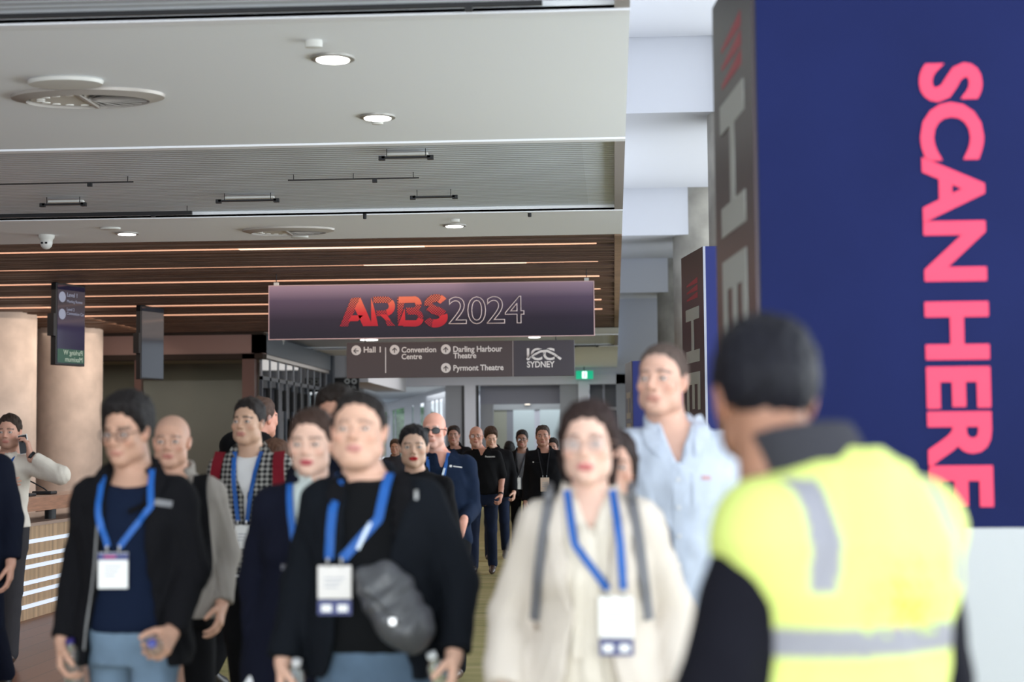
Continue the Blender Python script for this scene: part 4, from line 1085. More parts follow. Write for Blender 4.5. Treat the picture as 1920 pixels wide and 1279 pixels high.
class Person:
    def __init__(s, label, px, Y, h, rz=0.0, skin=(.60, .36, .26), g=1.0, fem=False, belly=0.0, head={}, yaw=0, pitch=0, roll=0, hair=None,
                 hair_col=(.012, .010, .010), arms=None, legs=(.30, .12, -.28, .30), lean=(0, 0), sw=None, group=None, face=True, body_px=None, feet=True, brow=None, lipcol=(.45, .16, .14), hshift=(0, 0)):
        s.Y = Y; s.h = h; s.sc = h/1.75; s.g = g; s.fem = fem; s.belly = belly; s.P = dict(head); s.P['fem'] = fem
        s.sw = sw if sw else (.158 if not fem else .140)*(.5+.5*g)
        near = Y < 7.6; mid = Y < 13
        s.rh = .0042 if near else (.0055 if mid else .007)
        s.rc = .0105 if near else (.0125 if mid else .018)
        s.rd = .0055 if near else (.006 if mid else .009)
        x = at(body_px or px, 838, Y).x; s.x = x
        s.R = rotm(yaw, pitch, roll)
        # head offset so that the head lands on px when a separate body_px is given
        dx = 0
        if body_px: dx = (at(px, 838, Y).x-x)/s.sc
        c, sn = math.cos(-rz), math.sin(-rz)
        lx, ly = dx*c, dx*sn
        s.hc = np.array([lx+hshift[0], -.012+ly+hshift[1], 1.622+(hshift[2] if len(hshift) > 2 else 0)]); s.lean = lean
        s.ph = rng.uniform(0, 6.28, 6)
        # arms
        s.arm = {}
        arms = arms or {}
        for side in (-1, 1):
            a = arms.get(side, {})
            Sh = np.array([side*s.sw, .012, 1.392])
            Wt = a.get('w', (side*(s.sw+.065), -.03, .87)); pole = a.get('pole', (side*.28, 1, -.1))
            E, W_ = ik(Sh, Wt, .285, .255, pole)
            f = (W_-E)/np.linalg.norm(W_-E)
            u = a.get('u', tuple(f*.8+np.array([0, -.1, -.2]))); th = a.get('s', (0, -1, 0))
            s.arm[side] = dict(S=Sh, E=E, W=W_, fr=frame(u, th, side == -1), curl=a.get('curl', .42), f=f, curls=a.get('curls'))
        # legs: hip angle and knee bend (left=+x first)
        s.leg = {}; lows = []
        for side, (a, k) in ((1, legs[:2]), (-1, legs[2:])):
            Hp = np.array([side*.088*g, .012, .93]); K = Hp+np.array([side*.005, -math.sin(a)*.425, -math.cos(a)*.425])
            b = a-k; An = K+np.array([0, -math.sin(b)*.415, -math.cos(b)*.415])
            fp = -max(0, -b)*.9 if a < 0 else max(0, a)*.35
            s.leg[side] = dict(H=Hp, K=K, A=An, fp=fp)
            toe = An+np.array([0, -.17*math.cos(fp), -.075+.17*math.sin(fp)]); lows += [An[2]-.088*1.0, toe[2]-.012]
        dz = -min(lows)
        s.zoff = dz*s.sc
        s.rz = rz
        # --- body mesh
        Hd = head_sdf(s.P); s.headS = Hd; s.hT = (s.R, s.hc)
        B = Sdf(.03)
        B.column([(z, cx, cy, rx-.008, ry-.008) for z, cx, cy, rx, ry in torso_prof(g, fem, belly)], k=.02)
        B.cone((-s.sw+.02, .015, 1.388), (s.sw-.02, .015, 1.388), .040, .040, k=.04)
        B.cone((s.hc[0], s.hc[1]+.040, 1.53), (0, .035, 1.40), (.056 if not fem else .047), .075, k=.03)
        for side in (-1, 1):
            a = s.arm[side]; B.cone(a['S'], a['E'], .046*g, .037*g, k=.02); B.cone(a['E'], a['W'], .039*g, .026, k=.012)
            l = s.leg[side]; B.cone(l['H'], l['K'], .075*g, .052, k=.03); B.cone(l['K'], l['A'], .050, .036, k=.02)
        Fb = Sdf(.02); Fb.sub(B); Fb.sub(Hd, xf=s.hT, k=.02)
        s.F = Fb
        Vs, Qs, n0 = [], [], 0
        def add(V, Q):
            nonlocal n0
            Vs.append(V); Qs.append(Q+n0); n0 += len(V)
        zc = 1.47
        # torso and limbs below the collar (coarse: it is under the clothes)
        B2 = Sdf(.0); B2.sub(B); B2.half((0, 0, 1), zc+.012, op='i', k=0)
        pts = np.array([a[q] for a in s.arm.values() for q in ('S', 'E', 'W')]+[l[q] for l in s.leg.values() for q in ('H', 'K', 'A')])
        lo = np.minimum(pts.min(0), [-.26, -.26, .0])-.07; hi = np.maximum(pts.max(0), [.26, .2, 1.48])+.07
        V, Q = surface_net(B2, lo, hi, .016 if Y < 13 else .022); add(V, Q)
        # short stretch of neck, shoulders of the opening, head
        c_ = s.hc
        hb = Sdf(.0); hb.sub(Fb); hb.half((0, 0, -1), -(zc-.12), op='i', k=0)
        V, Q = surface_net(hb, c_+[-.125, -.15, -.27], c_+[.125, .16, .145], s.rh); 
        headV = V; add(V, Q)
        for side in (-1, 1):
            a = s.arm[side]; u, th, n = a['fr']
            hs = Sdf(.01); hand_parts(hs, a['W'], u, th, n, a['curl'], 1.0 if not fem else .92, fem, curls=a['curls'])
            hs.cone(a['E']+(a['W']-a['E'])*.55, a['W'], .033*g, .0255, k=.012)
            q = np.array([a['E']+(a['W']-a['E'])*.5, a['W']-n*.03, a['W']+u*.20+n*.03+th*.03, a['W']+u*.1+th*.09, a['W']+u*.1+n*.12-th*.05, a['W']-th*.04])
            V, Q = surface_net(hs, q.min(0)-.03, q.max(0)+.03, s.rd); add(V, Q)
        V = np.concatenate(Vs); Q = np.concatenate(Qs)
        # skin colour by place on the head
        L_ = (V-s.hc)@s.R
        C = np.tile(np.array(skin), (len(V), 1)).astype(float)
        def blend(mask, col, a=1.0):
            m_ = (np.clip(mask, 0, 1)*a)[:, None]; C[:] = C*(1-m_)+np.array(col)[None]*m_
        w = s.P.get('w', 1.0); x_, y_, z_ = L_[:, 0], L_[:, 1], L_[:, 2]; ax = np.abs(x_)
        inh = (z_ > -.14) & (np.abs(x_) < .11) & (np.abs(y_) < .16)
        fr_ = inh & (y_ < -.03)
        lip = np.maximum(0, 1.25-np.sqrt((x_/.023)**2+((z_+.0645)/.0105)**2))*4
        blend(np.where(fr_ & (y_ < -.065), lip, 0), lipcol, s.P.get('lip', .75))
        blend(np.where(fr_, np.maximum(0, 1-np.sqrt(((ax-.045*w)/.022)**2+((z_+.03)/.02)**2)), 0), (skin[0]*1.05, skin[1]*.72, skin[2]*.68), .5)
        blend(np.where(fr_, np.maximum(0, 1-np.sqrt((x_/.016)**2+((z_+.026)/.016)**2)), 0), (skin[0]*1.02, skin[1]*.74, skin[2]*.68), .45)
        blend(np.where(inh & (np.abs(x_) > .070*w), 1, 0), (skin[0]*1.0, skin[1]*.75, skin[2]*.7), .45)
        bc = brow if brow is not None else hair_col
        bz = .0245-.25*np.maximum(0, ax-.035)
        blend(np.where(fr_ & (ax > .012) & (ax < .052*w), (1-np.abs(z_-bz)/(.0048 if fem else .0062))*2.5, 0), bc, s.P.get('browa', .8))
        # eyes: lid line, white and iris painted onto the opening of the lids
        for sd in (-1, 1):
            ex_, ez = x_-sd*.032*w, z_
            el = np.sqrt((ex_/.0145)**2+(ez/.0060)**2); frr = fr_ & (y_ < -.055)
            blend(np.where(frr, (1.3-el)*3, 0), (.10, .05, .04), .8)
            blend(np.where(frr, (.95-el)*5, 0), (.62, .58, .55), .9)
            blend(np.where(frr, (1.1-np.sqrt((ex_/.0058)**2+(ez/.0058)**2))*4, 0)*(el < 1.1), (.02, .012, .010), 1)
        if 'beard' in s.P:
            bm = np.where(inh & (y_ < .0) & (z_ < -.035) & (z_ > -.16), np.clip((-.035-z_)/.02, 0, 1)*np.clip((.02-y_)/.03, 0, 1), 0)
            bm = bm*np.where((np.sqrt((x_/.026)**2+((z_+.064)/.010)**2) < 1.1), 0, 1)
            blend(bm, s.P['beard'][0], s.P['beard'][1])
        if 'scalp' in s.P:
            sc_ = np.where(inh & (z_ > np.interp(y_, [-.12, -.085, -.055, -.03, 0, .03, .12], [.095, .085, .066, .04, .0, -.02, -.08])), 1, 0)
            blend(sc_, s.P['scalp'][0], s.P['scalp'][1])
        M_sk = mat('skin', skin, .52, attr=True, sss=.06, bump=.05, bscale=300, spec=.35)
        o = np_mesh('person', V, Q, M_sk, colors=C)
        o.location = (x, Y, s.zoff); o.rotation_euler = (0, 0, rz); o.scale = (s.sc,)*3
        tag(o, label, 'person', group); s.o = o
        # eyeballs as wet spheres just behind the lids
        if face and Y < 13:
            for sd in (-1, 1):
                c = s.hc+s.R@np.array([sd*.032*w, -.0735, 0.0])
                mb = MB(); mb.lathe([(.0125*math.sin(PI*i/10)+1e-5, -.0125*math.cos(PI*i/10)) for i in range(11)], 16, tuple(c)); mb.cur = 1
                ir = c+s.R@np.array([0, -.0112, 0]); mb.lathe([(.0055*math.sin(PI*i/6)+1e-5, -.0055*math.cos(PI*i/6)) for i in range(7)], 12, tuple(ir))
                mb.build('eye', [mat('eye white', (.62, .60, .58), .2), mat('eye dark', (.02, .012, .01), .15)], o, smooth=True)
        if hair:
            Hs = hair_sdf(hair, s.P); T = Sdf(0); T.sub(Hs, xf=s.hT)
            zl = -.27 if hair == 'long' else (-.16 if hair == 'bob' else -.10)
            V, Q = surface_net(T, c_+[-.125, -.15, zl], c_+[.125, .18, .17], s.rh*1.05)
            M_h = mat('hair %.3f' % hair_col[0]+str(hair_col[2]), hair_col, .6, spec=.18, bump=.5, bscale=60, stretch=(3, 3, .6), vary=.25, vscale=30)
            tagless = np_mesh('hair', V, Q, M_h, o)
            if hair == 'bun': pass
    # ---- garments
    def folds(s, amp, seed=0):
        a, b, c, d, e, f = s.ph+seed
        def fn(X, Y, Z):
            return (amp*(.45*np.sin(21*Z+7*np.sin(9*X+a)+5*Y+b)*np.sin(13*X+c+4*Z)+.35*np.sin(52*Z+14*np.sin(15*X+d)+21*Y+e)*np.sin(17*X+8*Z+f)+.3*np.sin(34*X+11*Y+6*np.sin(8*Z+a)))).astype(np.float32)
        return fn
    def torso(s, S, grow, hem, flare=0.0, fold=.004, zmax=None, fem_bust=True, shoulders=True):
        T = Sdf(.03); pr = torso_prof(s.g, s.fem, s.belly, grow, flare=flare)
        if hem < .80: z, cx, cy, rx, ry = pr[0]; pr = [(hem-.01, cx, cy, rx+flare*(.8-hem), ry+flare*(.8-hem))]+pr
        T.column(pr, k=.02)
        if shoulders: T.cone((-s.sw+.012, .015, 1.388), (s.sw-.012, .015, 1.388), .045+grow*.75, .045+grow*.75, k=.05)
        if s.fem and fem_bust:
            for q in (-1, 1): T.ell((q*.065, -.085, 1.235), (.06+grow*.5, .05+grow*.5, .06), k=.04)
        T.half((0, 0, -1), -hem, op='i', k=.006)
        if zmax: T.half((0, 0, 1), zmax, op='i', k=.006)
        S.sub(T, k=.02); return S
    def sleeves(s, S, r1=.060, r2=.050, r3=.042, end=-.015, short=None, sides=(-1, 1), k=.03):
        for side in sides:
            a = s.arm[side]; g_ = .6+.4*s.g
            if short is not None:
                E2 = a['S']+(a['E']-a['S'])*short; S.cone(a['S'], E2, r1*g_, r2*g_*1.12, k=k)
            else:
                S.cone(a['S'], a['E'], r1*g_, r2*g_, k=k)
                W2 = a['E']+(a['W']-a['E'])*(1+end/.255); C = Sdf(.01); C.cone(a['E'], W2, r2*g_, r3, k=.0)
                f = a['f']; C.half(tuple(f), float(f@W2), op='i', k=.008); S.sub(C, k=.02)
        return S
    def neckhole(s, S, r=.064, tilt=.5, z0=1.46, vz=None, vs_=.35, grow=.004, crew=None):
        # clear the neck itself
        hx, hy = s.hc[0], s.hc[1]
        S.cone((hx, hy+.040, 1.56), (hx*.3, .030, 1.38), r, r*1.02, op='s', k=.008)
        if crew: S.half((0, -tilt, 1), crew, op='i', k=.008)
        if vz is not None:
            S.func(lambda X, Y, Z: np.maximum(np.maximum(np.abs(X)-np.clip(Z-vz, 0, 1)*vs_, vz-Z), Y-.02)*.8, op='s', k=.006)
        return S
    def collar(s, S, z0=1.43, z1=1.50, r=.078, thick=0.0, open_=.0):
        hx, hy = s.hc[0], s.hc[1]
        C = Sdf(.01); C.cone((hx*.6, hy+.042, z1+.03), (hx*.3, .030, z0-.03), r, r+.010)
        C.half((0, -.35, 1), z1, op='i', k=.006); C.half((0, 0, -1), -z0, op='i', k=.006)
        S.sub(C, k=.012); return S
    def opening(s, S, pts, cx=0.0):
        z = [p[0] for p in pts]; w = [p[1] for p in pts]
        S.func(lambda X, Y, Z: np.maximum(np.abs(X-cx)-np.interp(Z, z, w).astype(np.float32), Y+.02)*.85, op='s', k=.010)
        return S
    def make(s, name, S, m, lo_z, hi_z, fold=.004, seed=0, res=1.0, colorfn=None, label=None, pad=.11):
        T = Sdf(0); T.sub(S)
        if fold > 0: T.func(s.folds(fold, seed), op='add')
        pts = np.array([a[q] for a in s.arm.values() for q in ('S', 'E', 'W')])
        lo = np.minimum(pts.min(0), [-.24*s.g, -.24*s.g-s.belly, 0])-pad; hi = np.maximum(pts.max(0), [.24*s.g, .22*s.g, 0])+pad
        lo[2] = min(lo_z, pts[:, 2].min()-.06 if lo_z > .5 else lo_z); hi[2] = max(hi_z, pts[:, 2].max()+.08)
        V, Q = surface_net(T, lo, hi, s.rc*res)
        col = colorfn(V) if colorfn else None
        o = np_mesh(name, V, Q, m, s.o, colors=col)
        if label: o['label'] = label
        return o
    def trousers(s, m, waist=1.02, r=1.0, fold=.004, ankle=.0):
        S = Sdf(.03); T = Sdf(.02)
        T.column([(z, cx, cy, rx, ry) for z, cx, cy, rx, ry in torso_prof(s.g, s.fem, s.belly, .003)][0:4]+[(waist+.03, 0, 0, .145*s.g, .104*s.g)] if waist+.03 > 1.06 else [(z, cx, cy, rx, ry) for z, cx, cy, rx, ry in torso_prof(s.g, s.fem, s.belly, .003)][0:4])
        T.half((0, 0, 1), waist, op='i', k=.005); S.sub(T)
        for side in (-1, 1):
            l = s.leg[side]; S.cone(l['H'], l['K'], .090*s.g*r, .068*r, k=.03)
            A2 = l['A']-np.array([0, 0, .02])*1.0; C = Sdf(.01); C.cone(l['K'], A2, .066*r, .060*r); S.sub(C, k=.02)
        T2 = Sdf(0); T2.sub(S); T2.func(s.folds(fold, 3), op='add')
        pts = np.array([l[q] for l in s.leg.values() for q in ('H', 'K', 'A')])
        V, Q = surface_net(T2, np.minimum(pts.min(0), [-.2*s.g, -.2, 0])-.09, np.maximum(pts.max(0), [.2*s.g, .2, waist])+.09, s.rc*1.15)
        return np_mesh('trousers', V, Q, m, s.o)
    def shoes(s, m):
        for side in (-1, 1):
            l = s.leg[side]; fp = l['fp']; A_ = l['A']; S = Sdf(.02)
            d = np.array([0, -math.cos(fp), math.sin(fp)]); n = np.array([0, math.sin(fp), math.cos(fp)])
            c0 = A_-n*.050
            S.cone(c0-d*.045, c0+d*.02, .036, .040); S.cone(c0+d*.02, c0+d*.135-n*.008, .040, .036); S.cone(c0, A_+n*.02, .038, .036)
            S.cone(c0+d*.135-n*.008, c0+d*.175-n*.012, .036, .026)
            q = float(n@c0)-.036
            S.half(tuple(-n), -q, op='i', k=.004)
            pts = np.array([c0-d*.08, c0+d*.22, A_+n*.05])
            V, Q = surface_net(S, pts.min(0)-.06, pts.max(0)+.06, max(.008, s.rc*.7))
            np_mesh('shoe', V, Q, m, s.o)
            # sole
            SS = Sdf(.01); SS.cone(c0-d*.05, c0+d*.165, .040, .036, sq=None); SS.half(tuple(-n), -(q-.012), op='i', k=.002); SS.half(tuple(n), q+.006, op='i', k=.002)
            V, Q = surface_net(SS, pts.min(0)-.07, pts.max(0)+.07, max(.007, s.rc*.6)); 
            if len(Q): np_mesh('sole', V, Q, mat('shoe sole', (.03, .028, .026), .7), s.o)
    # ---- things laid on the clothes
    def surf_y(s, xs, zs, S, y0=-.42, y1=.12, st=.005, back=False):
        xs = np.asarray(xs, np.float32); zs = np.asarray(zs, np.float32)
        ys = np.arange(y0, y1, st, dtype=np.float32)
        if back: ys = -ys+0.0
        Xg, Yg = np.meshgrid(xs, ys, indexing='ij'); Zg = np.repeat(zs[:, None], len(ys), 1)
        F = S(Xg, Yg, Zg); hit = F < 0
        k = np.argmax(hit, 1); r = ys[k]; r[~hit.any(1)] = .0
        return r
    def ribbon(s, name, pts, width, S, m, off=.004, thick=.003, widths=None, parent=None, back=False, n=26, label=None):
        """pts: (x,z) control points; laid on the front (or back) of S"""
        P = np.array(pts, float); t = np.linspace(0, 1, n); seg = np.concatenate([[0], np.cumsum(np.hypot(*np.diff(P, axis=0).T))]); seg /= seg[-1]
        x = np.interp(t, seg, P[:, 0]); z = np.interp(t, seg, P[:, 1]); w = np.full(n, width) if widths is None else np.interp(t, np.linspace(0, 1, len(widths)), widths)
        dx, dz = np.gradient(x), np.gradient(z); l = np.hypot(dx, dz); nx, nz = -dz/l, dx/l
        sg_ = 1 if back else -1
        rows = []
        for q in (-.5, -.17, .17, .5):
            X_, Z_ = x+nx*w*q, z+nz*w*q; y = s.surf_y(X_, Z_, S, back=back)+sg_*off; rows.append(np.stack([X_, y, Z_], 1))
        R_ = np.stack(rows, 1)  # n,4,3
        R_[:, :, 1] = (R_[:, :, 1]*.5+(R_[:, :, 1].min(1, keepdims=True) if not back else R_[:, :, 1].max(1, keepdims=True))*.5)
        k = np.array([1, 2, 1.])/4; yy = R_[:, :, 1].copy(); yy[1:-1] = yy[:-2]*.25+yy[1:-1]*.5+yy[2:]*.25; R_[:, :, 1] = yy+sg_*.001
        mb = MB(); N = n*4; v = [tuple(p) for p in R_.reshape(-1, 3)]; v2 = [(a, b+sg_*thick, c) for a, b, c in v]
        f = []
        for i in range(n-1):
            for j in range(3):
                a, b, c, d = i*4+j, i*4+j+1, (i+1)*4+j+1, (i+1)*4+j
                f.append((N+a, N+b, N+c, N+d)); f.append((d, c, b, a))
            f.append((i*4, N+i*4, N+(i+1)*4, (i+1)*4)); f.append((i*4+3, (i+1)*4+3, N+(i+1)*4+3, N+i*4+3))
        for i in (0, n-1):
            for j in range(3): f.append((i*4+j, i*4+j+1, N+i*4+j+1, N+i*4+j))
        mb.add(v+v2, f); o = mb.build(name, m, parent or s.o, smooth=True)
        if label: o['label'] = label
        return o
    def lanyard(s, S, bx=0.0, bz=1.15, card=(.095, .135), m=None, card_m=None, neck=.07, width=.022, style=0, topz=1.475, footer=False, drop=None, mids=None, off=.008):
        m = m or mat('blue lanyard webbing', (.002,.088,.36), .55, bump=.2, bscale=400)
        hx = s.hc[0]
        first = None
        for q in (-1, 1):
            mx_ = (mids or {}).get(q)
            pts = [(hx*.5+q*neck, topz)]+([mx_] if mx_ else [])+[(bx+q*.022, bz+.02)]
            r_ = s.ribbon('lanyard', pts, width, S, m, off=off)
        # clips and card
        yc = float(s.surf_y([bx-.04, bx, bx+.04, bx], [bz, bz, bz, bz-card[1]*.9], S).min())-.012
        root = MB().box(bx-card[0]/2, bx+card[0]/2, yc-.004, yc, bz-card[1], bz).build('badge', card_m or mat('white card', (.80, .80, .78), .45), s.o, bevel=.003)
        for q in (-1, 1): MB().tube([(bx+q*.022, yc-.002, bz-.004), (bx+q*.022, yc-.006, bz+.010), (bx+q*.022, yc-.002, bz+.024)], .004, 8).build('clip', mat('nickel', (.6, .6, .6), .3, .9), root)
        y2 = yc-.0052
        if style == 0:
            MB().box(bx-card[0]/2, bx+card[0]/2, y2, yc-.004, bz-.026, bz-.002).build('card_header', mat('navy print small', (.03, .04, .16), .5), root)
            MB().box(bx-card[0]*.3, bx+card[0]*.1, y2-.0005, y2, bz-.018, bz-.010).build('card_mark', mat('pink print', (.45, .05, .16), .5), root)
        if footer:
            MB().box(bx-card[0]/2, bx+card[0]/2, yc-.004, yc, bz-card[1]-.050, bz-card[1]-.004).build('card_footer', mat('navy print small', (.03, .04, .16), .5), root)
            for q in (-1, 1): MB().box(bx+q*card[0]*.24-card[0]*.15, bx+q*card[0]*.24+card[0]*.15, y2, yc-.004, bz-card[1]-.040, bz-card[1]-.018).build('card_mark', mat('white card', (.8, .8, .78)), root)
        lines = MB()
        for k_ in range(3): lines.box(bx-card[0]*.3, bx+card[0]*(.3-.1*k_), y2, yc-.004, bz-card[1]*(.38+.13*k_)-.003, bz-card[1]*(.38+.13*k_)+.003)
        lines.build('card_print', mat('grey print', (.45, .45, .47), .5), root)
        return root
    def glasses(s, col=(.02, .02, .02), sun=False, r=(.0245, .019), thick=.0013):
        w = s.P.get('w', 1.0); T = lambda p: tuple(s.hc+s.R@np.array(p))
        root = None; M_f = mat('spectacle frame %.2f' % col[0], col, .3, .3)
        mb = MB()
        for sd in (-1, 1):
            n = 26; pts = []
            for i in range(n+1):
                a = 2*PI*i/n; pts.append(T((sd*.034*w+r[0]*math.cos(a), -.099+.006*abs(math.cos(a))*(math.cos(a)*sd > 0), -.001+r[1]*math.sin(a)*(1.0 if math.sin(a) > 0 else 1.05))))
            mb.tube(pts, thick, 8)
            mb.tube([T((sd*(.034*w+r[0]), -.092, .006)), T((sd*(.080*w), -.06, .008)), T((sd*.083*w, .0, .006)), T((sd*.080*w, .012, -.006))], thick*1.1, 8)
        mb.tube([T((-.010*w, -.101, .002)), T((0, -.104, .005)), T((.010*w, -.101, .002))], thick, 8)
        g_ = mb.build('spectacles' if not sun else 'sunglasses', M_f, s.o, smooth=True)
        for sd in (-1, 1):
            n = 24; v = [T((sd*.034*w+r[0]*.97*math.cos(2*PI*i/n), -.0985, -.001+r[1]*.97*math.sin(2*PI*i/n))) for i in range(n)]; v2 = [T((sd*.034*w+r[0]*.97*math.cos(2*PI*i/n), -.0995, -.001+r[1]*.97*math.sin(2*PI*i/n))) for i in range(n)]
            b = MB(); b.add(v+v2, [tuple(range(n)), tuple(range(n, 2*n))[::-1]]+[(i, (i+1) % n, n+(i+1) % n, n+i) for i in range(n)])
            b.build('lens', mat('dark lens', (.008, .008, .01), .08) if sun else glass_mat('spectacle glass', (.95, .96, .97), .15), g_)
    def world(s, p): return s.o.matrix_world @ Vector(p)
    def place(s, o):
        """put a separate thing, modelled in this person's frame, where the person stands"""
        o.location = s.o.location; o.rotation_euler = s.o.rotation_euler; o.scale = s.o.scale
        return o
    def held(s, root, side, along=.07, n_=.035, axis=None):
        """place root at the palm of a hand; root's z axis goes along axis (local frame)"""
        a = s.arm[side]; u, th, n = a['fr']; p = a['W']+u*along+n*n_
        ax = Vector(axis if axis is not None else tuple(th)).normalized()
        q = Vector((0, 0, 1)).rotation_difference(ax)
        Mx = Matrix.Translation(s.o.location) @ Matrix.Rotation(s.rz, 4, 'Z') @ Matrix.Scale(s.sc, 4) @ Matrix.Translation(Vector(p)) @ q.to_matrix().to_4x4()
        root.matrix_world = Mx; return root

def fabric(name, col, vary=.0, rough=.9, bump=.25, bs=220, sheen=.0):
    return mat(name, col, rough, bump=bump, bscale=bs, vary=vary, vscale=9, sheen=sheen, spec=.12)

def water_bottle(label, r=.033, hh=.20, cap=(.02, .04, .30), group=None):
    e = empty('water_bottle'); tag(e, label, 'bottle', group)
    M_pet = mat('clear bottle plastic', (.85, .93, .92), .06, trans=.92, spec=.6)
    prof = [(r*.55, -hh/2), (r*.95, -hh/2+.006)]
    for k in range(6):
        z = -hh/2+.02+k*hh*.10; prof += [(r, z), (r*.93, z+.006)]
    prof += [(r, hh*.18), (r*.9, hh*.26), (r*.45, hh*.38), (r*.40, hh*.42)]
    MB().lathe(prof, 28).build('body', M_pet, e, smooth=True)
    MB().lathe([(r*.47, hh*.42), (r*.47, hh*.50), (r*.40, hh*.505)], 24).build('cap', mat('bottle cap %.2f' % cap[2], cap, .4), e, smooth=True)
    return e
# ------------------------------------------------------------------ wardrobe
SK_A = (.52, .30, .20); SK_L = (.60, .36, .27); SK_R = (.60, .28, .20); SK_D = (.34, .18, .12)
BLK = fabric('black cloth', (.004, .004, .005)); BLK2 = fabric('soft black cloth', (.0055, .0055, .007)); NVY = fabric('navy cloth', (.006, .012, .035))
INK = fabric('ink cloth', (.005, .006, .013)); CHAR = fabric('charcoal cloth', (.022, .022, .027)); WHT = fabric('white cloth', (.72, .71, .70))
JEAN = mat('light denim', (.13,.19,.26), .85, bump=.4, bscale=260, vary=.35, vscale=5, spec=.2)
JEAN2 = mat('blue denim', (.085,.13,.19), .85, bump=.4, bscale=260, vary=.3, vscale=5, spec=.2)
JEAND = mat('dark denim', (.008, .014, .036), .85, bump=.4, bscale=260, vary=.3, vscale=5, spec=.2)
SHOE = mat('black shoe leather', (.02, .016, .014), .35, bump=.1); SHOEB = mat('dark brown shoe leather', (.05, .028, .02), .35, bump=.1)
M_nick = mat('nickel', (.6, .6, .6), .3, .9)

def tshirt(p, m, hem=.92, crew=1.47, name='t_shirt', short=None, grow=.010):
    S = Sdf(.03); p.torso(S, grow, hem)
    p.sleeves(S, .058, .05, .04, short=short if short else .6)
    p.neckhole(S, r=.060 if not p.fem else .052, crew=crew); p.S_in = S
    p.make(name, S, m, hem-.02, 1.52, .0025); return S
def jacket(p, m, hem=.80, grow=.030, open_pts=None, collar=True, name='jacket', r=(.066, .056, .048), flare=.015, fold=.0075, cx=0.0, end=-.01, fat_collar=.084, zc=1.505, colorfn=None, vz=None, vs_=.35, body_hem=None, short=None):
    S = Sdf(.03); p.torso(S, grow, hem, flare=flare)
    p.sleeves(S, *r, end=end, short=short)
    if collar: p.collar(S, 1.42, zc, fat_collar)
    p.neckhole(S, r=.066 if not p.fem else .056, vz=vz, vs_=vs_)
    if open_pts: p.opening(S, open_pts, cx)
    p.S = S
    o = p.make(name, S, m, hem-.02, 1.56, fold, colorfn=colorfn); p.jk = o
    return S
def collar_flaps(p, m, S, x0=.062, z0=1.50, x1=.030, z1=1.395, w=(.030, .05, .055, .004), name='collar'):
    for q in (-1, 1): p.ribbon(name, [(q*x0, z0), (q*(x0+.02), (z0+z1)/2+.01), (q*x1, z1)], .04, S, m, off=.006, thick=.004, widths=w)
def zip_line(p, S, m, xz, w=.008, name='zip'):
    return p.ribbon(name, xz, w, S, m, off=.002, thick=.003)

# ------------------------------------------------------------------ 1. man in glasses
p = Person('man in dark framed glasses, open black jacket over navy t-shirt, white badge on blue lanyard', 239, 5.8, 1.735, head=dict(w=.96, narrow=True, lip=.5), yaw=-.22, pitch=.14, hair='thick',
           hair_col=(.010, .008, .008), skin=(.46,.265,.185), body_px=250,
           arms={1: dict(w=(.195, -.20, .93), pole=(.6, .8, -.4), u=(-.05, -.75, -.35), s=(-.35, -.1, 1), curl=1.15), -1: dict(w=(-.235, -.05, .885), u=(.05, -.15, -1), curl=.9)}, legs=(.25, .1, -.25, .3))
p.P['fringe'] = True
tshirt(p, fabric('navy t-shirt', (.005,.010,.027)), .915, 1.455)
S = jacket(p, BLK2, .80, .034, [(.78, .15), (.95, .12), (1.15, .082), (1.35, .070), (1.47, .070), (1.56, .070)], fat_collar=.100, zc=1.50, cx=.0)
U = Sdf(0); U.sub(S); U.sub(p.S_in, k=0)
p.lanyard(U, -.03, 1.20, (.106, .125), style=0, mids={-1: (-.085, 1.33), 1: (.10, 1.36)}, topz=1.49, neck=.085)
zip_line(p, S, mat('grey zip', (.2,.2,.2), .5), [(-.082, 1.36), (-.10, 1.15), (-.14, .86)], .006)
collar_flaps(p, BLK2, S, .090, 1.50, .110, 1.38, (.03, .05, .05, .01))
p.ribbon('chest_tag', [(.11, 1.375), (.165, 1.365)], .022, S, mat('grey tag', (.16, .16, .17), .5), off=.006, thick=.004, n=8)
p.ribbon('sternum_strap', [(.02, 1.34), (.085, 1.37)], .018, U, BLK, off=.014, thick=.005, n=8)
p.glasses((.015, .012, .012)); p.trousers(JEAN, .98); p.shoes(SHOE)
MAN1 = p
b = water_bottle('clear water bottle, blue cap pointing forward, held by the man in navy t-shirt', cap=(.02, .03, .22)); p.held(b, 1, .075, .036, axis=(.15, -1, .25))
b = water_bottle('clear water bottle hanging upright in the lowered hand of the man in navy t-shirt', cap=(.03, .02, .14)); p.held(b, -1, .09, .036, axis=(-.05, -.2, 1)); 

# ------------------------------------------------------------------ 2. bald man
p = Person('bald man with open mouth in a grey beige jacket, behind the man in glasses', 323, 7.1, 1.69, head=dict(w=1.03, narrow=True, mouth_open=True, scalp=((.30, .2, .16), .25), browa=.55), yaw=.06, skin=(.50,.285,.20),
           body_px=330, arms={1: dict(w=(.225, -.06, .90), curl=.55)}, legs=(-.2, .25, .25, .1))
tshirt(p, fabric('grey shirt', (.12, .12, .12)), .95)
S = jacket(p, fabric('grey beige cloth', (.25, .225, .20)), .84, .030, [(.8, .02), (1.1, .02), (1.3, .05), (1.56, .07)], fold=.008)
for q in (-1, 1): p.ribbon('backpack_strap', [(q*.12, 1.475), (q*.145, 1.30), (q*.155, 1.05)], .060, S, BLK, off=.006, thick=.012)
p.trousers(BLK); p.shoes(SHOE)

